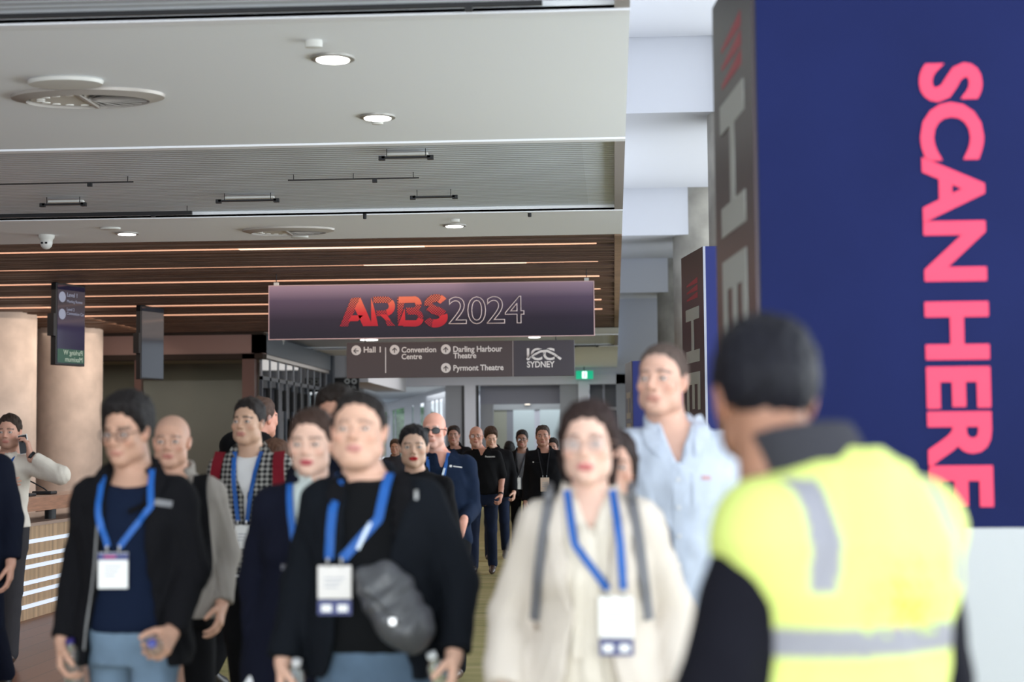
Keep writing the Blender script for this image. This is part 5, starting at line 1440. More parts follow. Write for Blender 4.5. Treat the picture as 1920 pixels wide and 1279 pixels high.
# ------------------------------------------------------------------ 3. man in checked jacket
p = Person('man in black and white checked jacket with dark red backpack straps', 466, 8.8, 1.80, head=dict(w=1.0, narrow=True, recede=False, scalp=((.05, .035, .03), .5)), yaw=-.22, pitch=-.10, hair='fade', hair_col=(.014, .010, .009),
           skin=(.52, .32, .22), body_px=470, arms={1: dict(w=(.24, -.06, .88)), -1: dict(w=(-.25, -.02, .88))}, legs=(.2, .1, -.2, .25))
tshirt(p, WHT, .85)
def houndstooth():
    m = mat('black and white check', (.3, .3, .28), .95); nt = m.node_tree; b_ = nt.nodes['Principled BSDF']; tc = nt.nodes.new('ShaderNodeTexCoord')
    vm = nt.nodes.new('ShaderNodeMapping'); vm.inputs['Scale'].default_value = (1, .55, 1); nt.links.new(tc.outputs['Object'], vm.inputs[0])
    outs = []
    for ax, ph in (('X', 0), ('Z', .3)):
        sp_ = nt.nodes.new('ShaderNodeSeparateXYZ'); nt.links.new(vm.outputs[0], sp_.inputs[0])
        mu = nt.nodes.new('ShaderNodeMath'); mu.operation = 'MULTIPLY'; mu.inputs[1].default_value = 2*PI/.026; nt.links.new(sp_.outputs[ax], mu.inputs[0])
        sn = nt.nodes.new('ShaderNodeMath'); sn.operation = 'SINE'; nt.links.new(mu.outputs[0], sn.inputs[0]); outs.append(sn)
    ad = nt.nodes.new('ShaderNodeMath'); ad.operation = 'ADD'; nt.links.new(outs[0].outputs[0], ad.inputs[0]); nt.links.new(outs[1].outputs[0], ad.inputs[1])
    nz = nt.nodes.new('ShaderNodeTexNoise'); nz.inputs['Scale'].default_value = 120; nt.links.new(tc.outputs['Object'], nz.inputs['Vector'])
    ad2 = nt.nodes.new('ShaderNodeMath'); ad2.operation = 'ADD'; nt.links.new(ad.outputs[0], ad2.inputs[0]); nt.links.new(nz.outputs['Fac'], ad2.inputs[1])
    cr = nt.nodes.new('ShaderNodeValToRGB'); mr = nt.nodes.new('ShaderNodeMapRange'); mr.inputs[1].default_value = -1.5; mr.inputs[2].default_value = 2.5
    nt.links.new(ad2.outputs[0], mr.inputs[0]); nt.links.new(mr.outputs[0], cr.inputs[0]); e = cr.color_ramp.elements
    e[0].position = .42; e[0].color = (.012, .012, .012, 1); e[1].position = .62; e[1].color = (.27,.26,.24,1)
    nt.links.new(cr.outputs[0], b_.inputs['Base Color']); return m
S = jacket(p, houndstooth(), .83, .032, [(.8, .006), (1.25, .010), (1.33, .045), (1.44, .065), (1.56, .07)], fold=.005)
U = Sdf(0); U.sub(S); U.sub(p.S_in, k=0)
collar_flaps(p, houndstooth(), S, .075, 1.505, .075, 1.37)
zip_line(p, S, WHT, [(.0, 1.24), (.0, .85)], .014, 'white_trim')
p.ribbon('hem_trim', [(-.12, .845), (0, .84), (.12, .845)], .015, S, WHT, off=.003, thick=.003)
rt = p.lanyard(U, -.01, 1.10, (.07, .12), style=1)
for q in (-1, 1): p.ribbon('backpack_strap', [(q*.155, 1.475), (q*.165, 1.36), (q*.175, 1.10)], .055, S, fabric('dark red strap', (.16, .010, .018)), off=.006, thick=.012)
p.trousers(BLK); p.shoes(SHOE)

# ------------------------------------------------------------------ 4. man behind with hood
p = Person('man in black hooded coat turned away, behind the man in the checked jacket', 490, 10.8, 1.885, rz=2.45, head=dict(scalp=((.2, .18, .17), .6)), hair='crop', hair_col=(.07, .04, .03), body_px=467, skin=SK_R)
S = jacket(p, BLK, .78, .040, fold=.007, fat_collar=.115, zc=1.54, r=(.085, .07, .055))
H_ = Sdf(.03); H_.ell((0, .10, 1.46), (.13, .075, .085)); H_.func(p.folds(.006), op='add')
V, Q = surface_net(H_, (-.2, -.05, 1.33), (.2, .22, 1.6), .012); np_mesh('hood', V, Q, BLK, p.o)
p.trousers(BLK); p.shoes(SHOE)
# ------------------------------------------------------------------ 5. brown haired woman
p = Person('woman with long brown hair facing left, half hidden behind the checked jacket', 514, 9.9, 1.60, rz=-.85, fem=True, hair='long', hair_col=(.07, .032, .018), skin=SK_L, head=dict(lip=.5), body_px=520)
S = jacket(p, fabric('grey white coat', (.06, .06, .065)), .75, .025, fold=.005); p.trousers(BLK); p.shoes(SHOE)

# ------------------------------------------------------------------ 6. smiling woman
p = Person('smiling woman with tied back hair, navy coat and pale turtleneck, carrying a white bag', 585, 5.78, 1.672, fem=True, g=1.03, hair='bun', hair_col=(.040, .022, .016), skin=(.64,.41,.315), head=dict(w=1.03, narrow=True, lip=.95), yaw=-.06, pitch=.05,
           body_px=580, lipcol=(.42, .06, .08), arms={-1: dict(w=(-.175, -.06, .93), pole=(-.5, 1, 0), u=(0, -.1, -1), curl=1.2), 1: dict(w=(.21, -.02, .9))}, legs=(.15, .05, -.2, .2))
S = Sdf(.03); p.torso(S, .010, .9); p.collar(S, 1.40, 1.515, .060); p.neckhole(S, r=.052); p.make('turtleneck', S, fabric('pale mint knit', (.50, .56, .54)), .88, 1.55, .002); p.S_in = S
S = jacket(p, fabric('navy wool coat', (.005,.006,.014)), .52, .034, [(.5, .0), (1.20, .0), (1.30, .02), (1.45, .065), (1.56, .07)], flare=.05, fold=.006, r=(.072, .062, .056))
U = Sdf(0); U.sub(S); U.sub(p.S_in, k=0)
p.lanyard(U, .02, 1.12, (.09, .12), style=0)
for z_ in (1.18, 1.02): p.ribbon('coat_button', [(-.075, z_), (-.055, z_)], .020, S, mat('grey button', (.12, .12, .14), .3), off=.006, thick=.006, n=5)
p.trousers(BLK); p.shoes(SHOE)
bagE = empty('carrier_bag'); tag(bagE, 'white paper carrier bag hanging from the hand of the smiling woman', 'bag')
a_ = p.arm[-1]; q_ = a_['W']+np.array([0.0, -.03, -.075])
B_ = MB(); v = []
for z_, wx, wy in ((-.06, .05, .035), (-.10, .075, .05), (-.25, .095, .06), (-.42, .10, .06)): v.append([(q_[0]+.03+sx*wx, q_[1]+sy*wy, q_[2]+z_) for sx, sy in ((-1, -1), (1, -1), (1, 1), (-1, 1))])
vv = [x for r_ in v for x in r_]; f = [(i*4+j, i*4+(j+1) % 4, (i+1)*4+(j+1) % 4, (i+1)*4+j) for i in range(3) for j in range(4)]+[(3, 2, 1, 0), (12, 13, 14, 15)]
B_.add(vv, f); B_.build('bag_body', fabric('white paper', (.72, .72, .73)), bagE, bevel=.008)
MB().tube([(q_[0]+.0, q_[1], q_[2]-.07), (q_[0], q_[1]+.01, q_[2]), (q_[0]+.05, q_[1], q_[2]-.07)], .005, 8).build('handle', fabric('white paper', (.72, .72, .73)), bagE)
p.place(bagE)

# ------------------------------------------------------------------ 7. dark haired person right behind
p = Person('dark haired man mostly hidden behind the stout man and the smiling woman', 630, 7.0, 1.80, hair='thick', hair_col=(.014, .009, .007), skin=(.42, .22, .15), head=dict(w=1.0), body_px=640, yaw=-.2)
S = jacket(p, INK, .82, .03); p.trousers(BLK); p.shoes(SHOE)

# ------------------------------------------------------------------ 8. stout man in the centre
p = Person('stout man in black jacket and jeans with blue lanyard and grey sling bag', 668, 5.3, 1.712, g=1.10, belly=.03, head=dict(w=1.13, jaw=1.1, fat=.9, narrow=True, lip=.85, browa=.55, nose=1.1, recede=True), hair='crop', hair_col=(.014, .011, .010),
           skin=(.62,.375,.275), yaw=-.03, pitch=-.10, body_px=700, hshift=(.01, 0), lipcol=(.50, .20, .19),
           arms={1: dict(w=(.275, -.13, .91), pole=(.7, .8, 0), u=(.0, -.4, -1), curl=.95), -1: dict(w=(-.285, -.08, .88), u=(0, -.25, -1), curl=.95)}, legs=(.2, .1, -.2, .25))
tshirt(p, fabric('black jumper', (.005,.0055,.0065)), .91, 1.485, 'jumper')
S = jacket(p, fabric('blue black softshell', (.0045,.006,.009), rough=.85), .83, .036, [(.8, .15), (.95, .11), (1.15, .08), (1.35, .075), (1.56, .08)], fold=.006, r=(.073, .064, .055), fat_collar=.100, zc=1.485)
U = Sdf(0); U.sub(S); U.sub(p.S_in, k=0)
p.lanyard(U, -.10, 1.195, (.108, .105), style=1, footer=True, width=.030, neck=.080, topz=1.485, mids={-1: (-.115, 1.36), 1: (.035, 1.34)}, card_m=mat('cream card', (.66, .63, .60), .45))
p.ribbon('lanyard_print', [(.010, 1.33), (-.030, 1.245)], .012, U, mat('lanyard white print', (.65, .75, .85), .5), off=.012, thick=.001, n=10)
collar_flaps(p, BLK2, S, .088, 1.49, .115, 1.37, (.03, .055, .06, .01))
for q in (1,): p.ribbon('hood_toggle', [(.150, 1.43), (.152, 1.40)], .010, S, M_nick, off=.005, thick=.005, n=5)
p.trousers(JEAN2, .98); p.shoes(SHOE)
MAN8 = p
# sling bag
sl = empty('sling_bag'); tag(sl, 'puffy grey nylon sling bag worn across the front of the stout man', 'bag')
M_ny = mat('grey padded nylon', (.060, .062, .068), .42, bump=.35, bscale=14, vary=.2, vscale=8)
S2 = Sdf(.03); R_ = rotm(0, 0, .55); ly = float(p.surf_y([.09], [1.07], U)[0])
S2.ell((.095, ly-.055, 1.065), (.095, .068, .165), rot=rotm(0, 0, -.62)); S2.ell((.12, ly-.09, 1.02), (.075, .05, .11), rot=rotm(0, 0, -.62), k=.03)
ph_ = 1.3; S2.func(lambda X, Y, Z: (.007*np.sin(40*(X*.6+Z*.8)+2*np.sin(18*X))+.004*np.sin(75*(X*.8-Z*.6)+3*np.sin(20*Z))).astype(np.float32), op='add')
V, Q = surface_net(S2, (-.15, ly-.2, .82), (.33, ly+.06, 1.32), .008); np_mesh('pouch', V, Q, M_ny, sl)
MB().tube([(.00, ly-.10, 1.13), (.07, ly-.145, 1.07), (.16, ly-.135, .98)], .004, 8).build('zip', mat('dark zip', (.02, .02, .02), .4), sl, smooth=True)
for pos in ((.10, ly-.148, 1.03),): MB().box(pos[0]-.012, pos[0]+.012, pos[1]-.006, pos[1]+.004, pos[2]-.012, pos[2]+.012).build('buckle', M_nick, sl, bevel=.003)
o = p.ribbon('strap', [(.03, 1.17), (.085, 1.32), (.12, 1.46)], .035, S, BLK, off=.008, thick=.006, parent=sl)
p.place(sl)
b = water_bottle('clear water bottle held by the stout man, on the sling bag side', cap=(.6, .62, .62)); p.held(b, 1, .085, .036, axis=(-.35, -.3, 1))
b = water_bottle('clear water bottle held by the stout man, on the side away from his sling bag', cap=(.62, .62, .63)); p.held(b, -1, .085, .036, axis=(.2, -.3, 1))

# ------------------------------------------------------------------ 9. woman with red lips
p = Person('woman with red lips and black hair pulled back, beside the man in sunglasses', 776, 9.0, 1.672, fem=True, hair='cap', hair_col=(.010, .008, .009), skin=(.60,.385,.28), head=dict(w=1.06, lip=1.0, narrow=True, mouth_open=True), yaw=.10,
           lipcol=(.42, .012, .02), body_px=783)
S = jacket(p, BLK, .80, .022, fold=.004, zc=1.49, fat_collar=.07); p.trousers(BLK); p.shoes(SHOE)

# ------------------------------------------------------------------ 10. man in sunglasses
p = Person('bald man in black sunglasses and navy long sleeved shirt with a blue lanyard', 814, 11.1, 1.775, g=1.03, head=dict(w=1.0, nose=1.15, lip=.35, beard=((.60, .50, .46), .25)), yaw=-.10, skin=(.66, .33, .25), body_px=830,
           arms={1: dict(w=(.150, -.22, 1.02), pole=(.25, 1, -.2), u=(-.35, -.25, -1), s=(-.8, -.3, .2), curl=.35), -1: dict(w=(-.24, 0, .88))}, legs=(.2, .1, -.22, .25), hair_col=(.35, .28, .25))
S = Sdf(.03); M_ns = fabric('navy shirt cloth', (.007, .014, .034)); p.torso(S, .018, .86); p.sleeves(S, .066, .058, .048, end=-.03); p.collar(S, 1.42, 1.485, .074); p.neckhole(S, r=.062, vz=1.36, vs_=.35); p.make('shirt', S, M_ns, .84, 1.53, .006); p.S = S
p.neck_in = None; collar_flaps(p, M_ns, S, .064, 1.495, .045, 1.40)
U = Sdf(0); U.sub(S); U.sub(p.F, k=0)
p.lanyard(U, -.03, 1.08, (.095, .13), style=0)
p.ribbon('lanyard_print', [(.025, 1.375), (.0, 1.28)], .014, U, mat('lanyard white print', (.65, .75, .85), .5), off=.013, thick=.001, n=8)
# small stitched chest mark
yy = float(p.surf_y([.09], [1.375], S)[0])
lg = p.ribbon('chest_mark', [(.055, 1.388), (.070, 1.387)], .014, S, WHT, off=.004, thick=.001, n=5)
p.ribbon('chest_mark', [(.078, 1.386), (.135, 1.378)], .006, S, WHT, off=.004, thick=.001, n=8)
p.glasses((.01, .01, .01), sun=True, r=(.027, .019), thick=.0022); p.trousers(BLK); p.shoes(SHOEB)
# rings
a_ = p.arm[1]; u_, t_h, n_ = a_['fr']
ring = MB().tube([tuple(a_['W']+u_*.108+t_h*(-.0115+.0)+(t_h*math.cos(k/12*2*PI)+n_*math.sin(k/12*2*PI))*.0122) for k in range(13)], .0025, 6).build('ring', mat('gold', (.9, .6, .25), .25, 1.0), p.o, smooth=True)

# ------------------------------------------------------------------ 11. man in black polo
p = Person('bald man in spectacles, black short sleeved polo with white chest lettering and dark jeans', 893, 20.0, 1.775, g=1.08, belly=.03, head=dict(w=1.04, fat=.3, beard=((.5, .36, .3), .3), scalp=((.45, .3, .25), .3)), skin=(.56, .27, .19), hair_col=(.2, .15, .12), body_px=904,
           arms={1: dict(w=(.225, -.12, .92), pole=(.25, 1, 0), curl=1.0), -1: dict(w=(-.24, .08, .9))}, legs=(-.12, .22, .22, .06))
S = Sdf(.03); M_po = fabric('black polo knit', (.005,.005,.006)); p.torso(S, .018, .93, fold=.004); p.sleeves(S, .070, .066, .05, short=.80); p.collar(S, 1.42, 1.485, .078); p.neckhole(S, r=.062, vz=1.37, vs_=.38); p.make('polo_shirt', S, M_po, .90, 1.53, .005)
collar_flaps(p, M_po, S, .066, 1.495, .05, 1.40)
yy = float(p.surf_y([.02, .08, .14], [1.36]*3, S).min())-.012
t_ = text_mesh('Panasonic', .030, 'chest_lettering', WHT, p.o, bold=.0008, loc=(.045, yy, 1.372)); t_ = None
p.ribbon('chest_mark', [(.055, 1.355), (.125, 1.352)], .004, S, CHAR, off=.006, thick=.001, n=6)
p.ribbon('chest_mark', [(-.145, 1.352), (-.085, 1.357)], .009, S, CHAR, off=.006, thick=.001, n=6)
p.glasses((.03, .03, .03)); p.trousers(JEAND, .98); p.shoes(SHOEB)
a_ = p.arm[1]; W_ = a_['W']; f_ = a_['f']
Rw = Vector((0, 0, 1)).rotation_difference(Vector(f_))
wt = MB().lathe([(.030, -.012), (.033, -.010), (.033, .010), (.030, .012)], 20).build('wrist_watch', M_black, p.o, smooth=True, loc=tuple(W_-f_*.02)); wt.rotation_euler = Rw.to_euler()

# ------------------------------------------------------------------ far walkers
def far(label, px, Y, h, **k):
    top = k.pop('top', BLK); inner = k.pop('inner', None); bot = k.pop('bot', BLK); op = k.pop('op', None); ln = k.pop('lan', None); shoes = k.pop('shoes', SHOE); vz = k.pop('vz', None)
    q = Person(label, px, Y, h, **k)
    if inner: tshirt(q, inner, .93, 1.46)
    S = jacket(q, top, .84, .028, op, fold=.005, vz=vz)
    q.trousers(bot); q.shoes(shoes)
    if ln is not None:
        U = Sdf(0); U.sub(S)
        if inner: U.sub(q.S_in, k=0)
        q.lanyard(U, ln[0], ln[1], (.10, .16), style=1, m=fabric('dark lanyard', (.03, .03, .035)) , width=.012, card_m=mat('cream tag', (.72, .55, .44), .5) if ln[2] else None)
    q.S = S
    return q
far('heavy dark haired man in black, just left behind the bald man in polo shirt', 851, 24.0, 1.83, g=1.08, hair='short', hair_col=(.02, .014, .012), skin=(.36, .19, .14), head=dict(fat=.6, w=1.06), top=BLK2, inner=BLK, op=[(.8, .0), (1.2, .06), (1.56, .09)], body_px=855, legs=(.2, .1, -.2, .3))
far('young man with brown hair looking down, right behind the man in the black polo', 921, 22.5, 1.79, hair='thick', hair_col=(.045, .025, .016), skin=(.55, .33, .24), pitch=.35, yaw=.2, body_px=930, legs=(-.25, .3, .2, .1), arms={1: dict(w=(.24, -.1, .9), curl=.9)}, bot=fabric('dark blue trousers', (.012, .018, .04)))
far('person with round black hair seen from behind, far back in the corridor', 955, 24.5, 1.62, rz=PI, fem=True, hair='bob', hair_col=(.006, .006, .006), skin=SK_A, body_px=957)
far('slim man in spectacles and open dark jacket with a white tag, far back', 979, 23.0, 1.75, hair='short', hair_col=(.01, .008, .008), skin=(.25, .13, .09), top=BLK, inner=fabric('grey shirt far', (.12, .12, .13)), op=[(.8, .03), (1.2, .04), (1.56, .08)], lan=(-.06, 1.10, False), body_px=978, legs=(.2, .1, -.2, .3)).glasses((.01, .01, .01))
q = far('man with cropped greying hair in a black zip jacket with a cream tag', 1018, 19.4, 1.775, g=1.05, hair='crop', hair_col=(.05, .035, .028), skin=(.48, .24, .17), head=dict(beard=((.3, .17, .13), .25), w=1.03), top=BLK2, inner=BLK, op=[(.8, .0), (1.30, .0), (1.37, .03), (1.56, .07)], lan=(.0, 1.15, True), body_px=1022, legs=(.2, .1, -.2, .3))
q.ribbon('chest_mark', [(-.14, 1.33), (-.125, 1.325)], .012, q.S, WHT, off=.005, thick=.001, n=4); q.ribbon('chest_mark', [(-.115, 1.325), (-.05, 1.32)], .005, q.S, CHAR, off=.005, thick=.001, n=4)
ph = far('person raising a hand beside the face, mostly hidden behind the black zip jacket man', 1036, 21.0, 1.64, hair='short', hair_col=(.02, .015, .012), skin=(.42, .22, .16), body_px=1040, top=fabric('dark brown coat', (.035, .022, .02)), arms={1: dict(w=(.13, -.16, 1.44), pole=(.8, .2, -.8), u=(-.05, 0, 1), s=(-1, -.3, 0), curl=.2)})
far('person with brown hair far off, left of the woman with red lips', 741, 26.0, 1.66, hair='thick', hair_col=(.05, .03, .02), skin=SK_D, body_px=741, top=CHAR)

# ------------------------------------------------------------------ 19. woman in cream
p = Person('woman in a cream blazer and thin spectacles with dark hair and blue lanyard', 1104, 4.6, 1.66, fem=True, g=1.05, hair='bob', hair_col=(.025, .014, .012), skin=(.66,.43,.34), head=dict(w=1.03, narrow=True, lip=.9), yaw=-.12, pitch=.0,
           lipcol=(.50, .13, .14), body_px=1106, arms={-1: dict(w=(-.250, -.10, .92), pole=(-.4, 1, 0), u=(0, -.3, -1), curl=.9), 1: dict(w=(.235, -.06, .91), pole=(.4, 1, 0), curl=.8)}, legs=(.2, .1, -.2, .25))
M_cr = fabric('cream suiting', (.56, .50, .435), bs=160); M_cr2 = fabric('ivory blouse', (.66,.60,.51))
S = Sdf(.03); p.torso(S, .012, .90); p.collar(S, 1.41, 1.475, .062); p.neckhole(S, r=.054, vz=1.37, vs_=.4); p.make('blouse', S, M_cr2, .88, 1.50, .004); p.S_in = S
S = jacket(p, M_cr, .76, .034, [(.74, .11), (.95, .075), (1.12, .045), (1.25, .055), (1.42, .075), (1.56, .08)], flare=.03, fold=.006, r=(.066, .064, .062), cx=-.005, zc=1.50)
U = Sdf(0); U.sub(S); U.sub(p.S_in, k=0)
for q in (-1, 1): p.ribbon('lapel', [(q*.068, 1.50), (q*.082, 1.38), (q*.066, 1.24), (q*.052, 1.14)], .05, S, M_cr, off=.005, thick=.004, widths=(.03, .075, .07, .02))
p.ribbon('tie_scarf', [(.0, 1.40), (.008, 1.2), (.0, 1.0), (.012, .90)], .04, U, M_cr2, off=.010, thick=.005, widths=(.03, .035, .045, .055))
p.ribbon('tie_scarf', [(-.01, 1.40), (-.028, 1.22), (-.03, 1.02)], .035, U, M_cr2, off=.006, thick=.005, widths=(.03, .035, .05))
p.lanyard(U, .070, 1.195, (.096, .115), style=1, footer=True, width=.022, neck=.066, topz=1.49, mids={-1: (-.045, 1.34), 1: (.085, 1.34)}, off=.018)
p.glasses((.30, .18, .14), r=(.026, .021), thick=.0009); 
for z_ in (1.10,): p.ribbon('blazer_button', [(-.165, z_), (-.15, z_)], .014, S, mat('tan button', (.3, .22, .16), .3), off=.004, thick=.004, n=4)
p.trousers(M_cr, 1.02, 1.08); p.shoes(SHOEB)
bp_ = empty('backpack'); tag(bp_, 'grey backpack worn by the woman in the cream blazer, straps over her shoulders', 'backpack')
M_bp = fabric('grey backpack nylon', (.14,.14,.15), rough=.6)
S3 = Sdf(.03); S3.box((0, .235, 1.22), (.14, .08, .21), .06); V, Q = surface_net(S3, (-.2, .1, .95), (.2, .36, 1.5), .012); np_mesh('pack_body', V, Q, M_bp, bp_)
for q in (-1, 1): p.ribbon('strap', [(q*.118, 1.475), (q*.140, 1.34), (q*.165, 1.12)], .028, S, M_bp, off=.008, thick=.007, parent=bp_)
for q in (-1, 1): MB().tube([(q*.12, -.07, 1.475), (q*.12, .02, 1.50), (q*.12, .12, 1.46), (q*.12, .17, 1.40)], .014, 8).build('strap_top', M_bp, bp_, smooth=True)
p.place(bp_)
b = water_bottle('clear water bottle at the lower edge, beside the hip of the woman in cream', cap=(.35, .36, .38)); p.held(b, -1, .085, .036, axis=(.25, -.3, 1))

# ------------------------------------------------------------------ 20. person hidden behind her
p = Person('person in a grey blue coat with blue lanyard, almost hidden behind the woman in cream', 1148, 5.17, 1.60, fem=True, hair='bob', hair_col=(.03, .02, .018), skin=(.52, .30, .22), body_px=1135, g=1.12)
S = jacket(p, fabric('grey blue coat cloth', (.075, .088, .115)), .78, .034, fold=.006, zc=1.49)
p.lanyard(S, .0, 1.15, (.09, .12), style=0, neck=.088); p.trousers(CHAR); p.shoes(SHOE)

# ------------------------------------------------------------------ 21. man in pale blue shirt
p = Person('tall man with cropped hair in a pale blue open necked shirt', 1243, 5.95, 1.90, g=1.05, belly=.015, head=dict(w=1.02, nose=1.1, lip=.5, scalp=((.30, .22, .19), .55), jaw=1.06), yaw=-.38, pitch=-.05, skin=(.60,.36,.275), hair='buzz',
           hair_col=(.09, .065, .055), body_px=1268, hshift=(.0, 0), arms={1: dict(w=(.225, -.04, .88)), -1: dict(w=(-.225, -.03, .88))}, legs=(.15, .05, -.2, .2))
M_pb = mat('pale blue shirting', (.50,.555,.65), .85, bump=.25, bscale=240, vary=.05, vscale=20, spec=.25)
S = Sdf(.03); p.torso(S, .020, .84, flare=.02); p.sleeves(S, .068, .060, .050); p.collar(S, 1.42, 1.495, .078); p.neckhole(S, r=.064, vz=1.33, vs_=.34); p.make('shirt', S, M_pb, .82, 1.54, .007); 
collar_flaps(p, M_pb, S, .068, 1.505, .060, 1.375, (.03, .045, .045, .006))
zip_line(p, S, M_pb, [(.0, 1.33), (.0, .86)], .034, 'placket')
for z_ in (1.30, 1.21, 1.12, 1.03, .94): p.ribbon('button', [(-.005, z_), (.005, z_)], .011, S, WHT, off=.008, thick=.003, n=4)
p.ribbon('pocket', [(.045, 1.265), (.135, 1.265)], .11, S, M_pb, off=.003, thick=.002, n=10)
p.ribbon('chest_mark', [(.075, 1.305), (.105, 1.303)], .014, S, mat('faded red stitching', (.50, .30, .32), .8), off=.007, thick=.001, n=4)
p.trousers(mat('mid blue denim', (.06, .11, .19), .85, bump=.4, bscale=260), 1.0); p.shoes(SHOEB)

# ------------------------------------------------------------------ 22. man in high visibility vest, seen from behind
p = Person('person with short black hair in a yellow high visibility vest, seen from behind', 1474, 2.84, 1.765, rz=PI+.60, yaw=-.42, pitch=.12, hshift=(0, -.045, -.018), g=1.06, hair='short', hair_col=(.006, .006, .010), skin=(.30, .15, .095), body_px=1562, head=dict(beard=((.03, .02, .02), .8), w=1.06),
           arms={1: dict(w=(.235, -.16, .90), pole=(.35, 1, 0)), -1: dict(w=(-.17, -.24, 1.0), pole=(-.35, 1, 0), curl=.6)}, legs=(.05, .0, -.05, .05))
S = Sdf(.03); p.torso(S, .016, .86); p.sleeves(S, .072, .076, .060, k=.04); p.collar(S, 1.42, 1.52, .080); p.neckhole(S, r=.066)
p.make('black_shirt', S, fabric('black work shirt', (.006, .006, .010)), .84, 1.57, .006)
C = Sdf(.01); C.cone((p.hc[0]*.95, p.hc[1]+.046, 1.60), (p.hc[0]*.3, .03, 1.39), .082, .104); C.half((0, -.20, 1), 1.555, op='i', k=.006); C.half((0, 0, -1), -1.42, op='i', k=.006); p.neckhole(C, r=.062)
V, Q = surface_net(C, (-.24, -.24, 1.40), (.20, .22, 1.66), .008); np_mesh('collar', V, Q, fabric('dark grey collar', (.035, .035, .042)), p.o)
YEL = (.55, .63, .17); GRY = (.24, .24, .27)
def vest_col(V):
    C = np.tile(np.array(YEL), (len(V), 1)); x, y, z = V[:, 0], V[:, 1], V[:, 2]
    band = (np.abs(z-1.212) < .025) | ((np.abs(np.abs(x)-.135-(1.43-z)*.06) < .022) & (z > 1.29) & (z < 1.47))
    C[band] = GRY
    # faded emblem on the back
    em = (y > 0) & (np.abs(x+.02) < .11) & (z > 1.22) & (z < 1.36); t = np.sin(130*x+2*np.sin(90*z))*np.sin(110*z+3*np.sin(70*x))
    C[em & (t > .45)] = (.48, .62, .12); C[em & (t > .6) & (np.abs(x-.0) < .035) & (z > 1.24)] = (.75, .42, .02)
    return C
T = Sdf(.03); T.column(torso_prof(p.g, False, p.belly, .042, flare=.02), k=.02); T.cone((-p.sw+.002, .012, 1.385), (p.sw-.002, .012, 1.385), .090, .090, k=.06); T.cone((0, .04, 1.36), (0, .03, 1.46), .13, .085, k=.06)
T.half((0, 0, -1), -.84, op='i', k=.006)
for q in (-1, 1):
    # arm holes
    T.cone((q*(p.sw+.075), -.02, 1.27), (q*(p.sw+.09), -.04, .90), .066, .095, op='s', k=.012)
    T.half((q*1.0, 0, -.18), p.sw+.098-.18*1.40, op='i', k=.01)
p.neckhole(T, r=.084); T.func(lambda X, Y, Z: np.maximum(np.abs(X)-.012, Y)*.8, op='s', k=.004)
p.make('safety_vest', T, mat('vest fabric', YEL, .75, attr=True, bump=.2, bscale=160, spec=.3), .82, 1.52, .006, colorfn=vest_col, res=.75)
p.trousers(INK); p.shoes(SHOE)

# ------------------------------------------------------------------ 23. man on the phone
p = Person('bearded man in white shirt and dark tie phoning, black folder against his chest', 18, 11.8, 1.79, head=dict(beard=((.16, .08, .05), .45), w=1.02, jaw=1.05), hair='crop', hair_col=(.035, .022, .016), skin=(.55, .30, .22), body_px=8, yaw=.05,
           arms={1: dict(w=(.215, -.07, 1.46), pole=(1, .1, -.7), u=(-.22, .12, 1), s=(-.2, 1, 0), curl=.75), -1: dict(w=(.03, -.235, 1.245), pole=(-.8, .2, -.8), u=(1, .05, .12), s=(.1, -.1, 1), curl=.45)}, legs=(.16, .04, -.1, .16))
M_ws = fabric('warm white shirting', (.72, .66, .58))
S = Sdf(.03); p.torso(S, .020, .95); p.sleeves(S, .070, .066, .046, end=-.03); p.collar(S, 1.42, 1.49, .075); p.neckhole(S, r=.062, vz=1.41, vs_=.3); p.make('shirt', S, M_ws, .93, 1.53, .006)
collar_flaps(p, M_ws, S, .064, 1.50, .035, 1.405)
p.ribbon('tie', [(0, 1.43), (.0, 1.38), (0, 1.12)], .05, S, fabric('plum tie', (.030, .018, .030)), off=.004, thick=.006, widths=(.045, .035, .07, .08))
p.lanyard(S, .02, 1.16, (.09, .12), style=0)
p.trousers(fabric('dark charcoal wool', (.040, .038, .042)), 1.0); p.shoes(SHOEB)
W_ = MB(); 
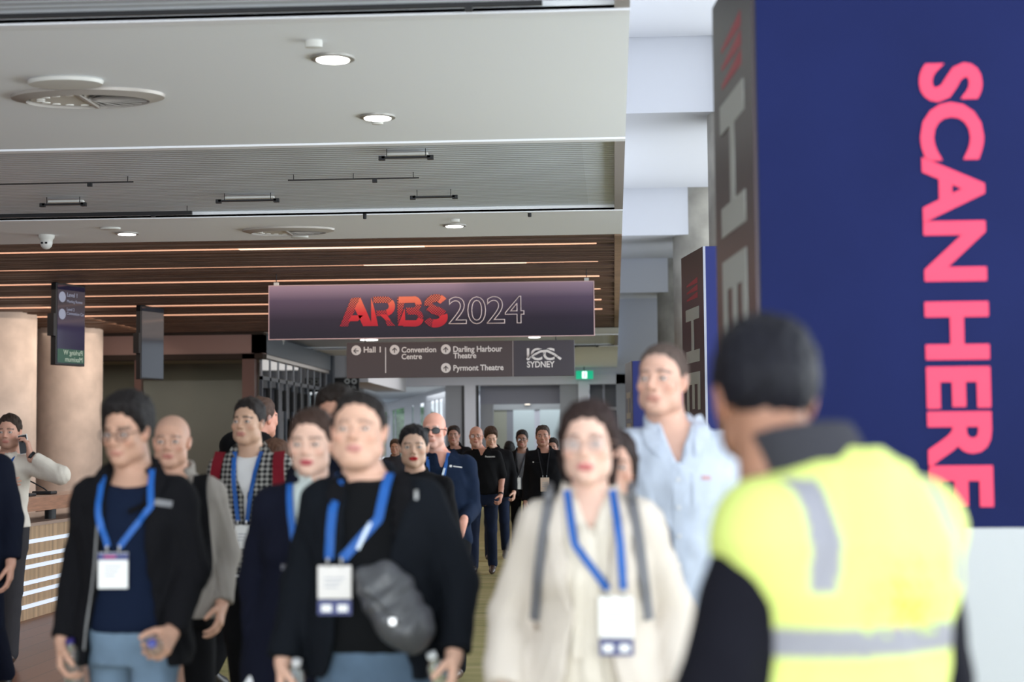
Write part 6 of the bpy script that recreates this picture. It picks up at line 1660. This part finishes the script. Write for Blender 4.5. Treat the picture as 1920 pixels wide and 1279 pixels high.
bl = Sdf(.01); bl.column([(.965, 0, 0, .165, .122), (1.0, 0, 0, .163, .120)]); V, Q = surface_net(bl, (-.2, -.16, .95), (.2, .16, 1.02), .009); np_mesh('belt', V, Q, M_black, p.o)
a_ = p.arm[1]; f_ = a_['f']; Rw = Vector((0, 0, 1)).rotation_difference(Vector(f_))
wt = MB().lathe([(.030, -.013), (.034, -.010), (.034, .010), (.030, .013)], 20).build('wrist_watch', M_black, p.o, smooth=True, loc=tuple(a_['W']-f_*.012)); wt.rotation_euler = Rw.to_euler()
pe = empty('mobile_phone'); tag(pe, 'white mobile phone held to the ear of the man in the white shirt', 'phone')
MB().box(-.034, .034, -.005, .005, -.07, .07).build('case', mat('phone white', (.7, .7, .7), .3), pe, bevel=.004); MB().box(-.03, .03, -.0065, -.005, -.065, .065).build('screen', mat('phone glass', (.01, .01, .012), .08), pe)
p.held(pe, 1, .085, .034, axis=(-.18, .1, 1))
fo = empty('folder'); tag(fo, 'black folder pressed to the chest of the man on the phone', 'folder')
yl = float(p.surf_y([.0, .1, .05], [1.2, 1.2, 1.3], S).min())-.03
MB().box(-.03, .18, yl-.012, yl+.008, 1.10, 1.36).build('cover', BLK, fo, bevel=.006); MB().box(-.025, .175, yl-.008, yl+.004, 1.095, 1.355).build('pages', WHT, fo)
p.place(fo)
# ------------------------------------------------------------------ 24. man in navy suit at the left edge
p = Person('man in a dark navy suit cut off by the left edge, arm hanging', -58, 9.5, 1.85, rz=.12, g=1.06, hair='crop', hair_col=(.02, .015, .012), skin=(.52, .28, .20), body_px=-58,
           arms={1: dict(w=(.255, -.05, .80), pole=(.6, 1, 0), u=(.0, -.1, -1), curl=.5)}, legs=(-.34, .42, .25, .06))
tshirt(p, WHT, .95)
S = jacket(p, fabric('navy suiting', (.005,.007,.016)), .76, .034, [(.7, .05), (1.05, .01), (1.12, .01), (1.45, .07), (1.56, .07)], r=(.076, .066, .056), fold=.004, end=-.02); p.trousers(fabric('navy suiting', (.005,.007,.016))); p.shoes(SHOE)
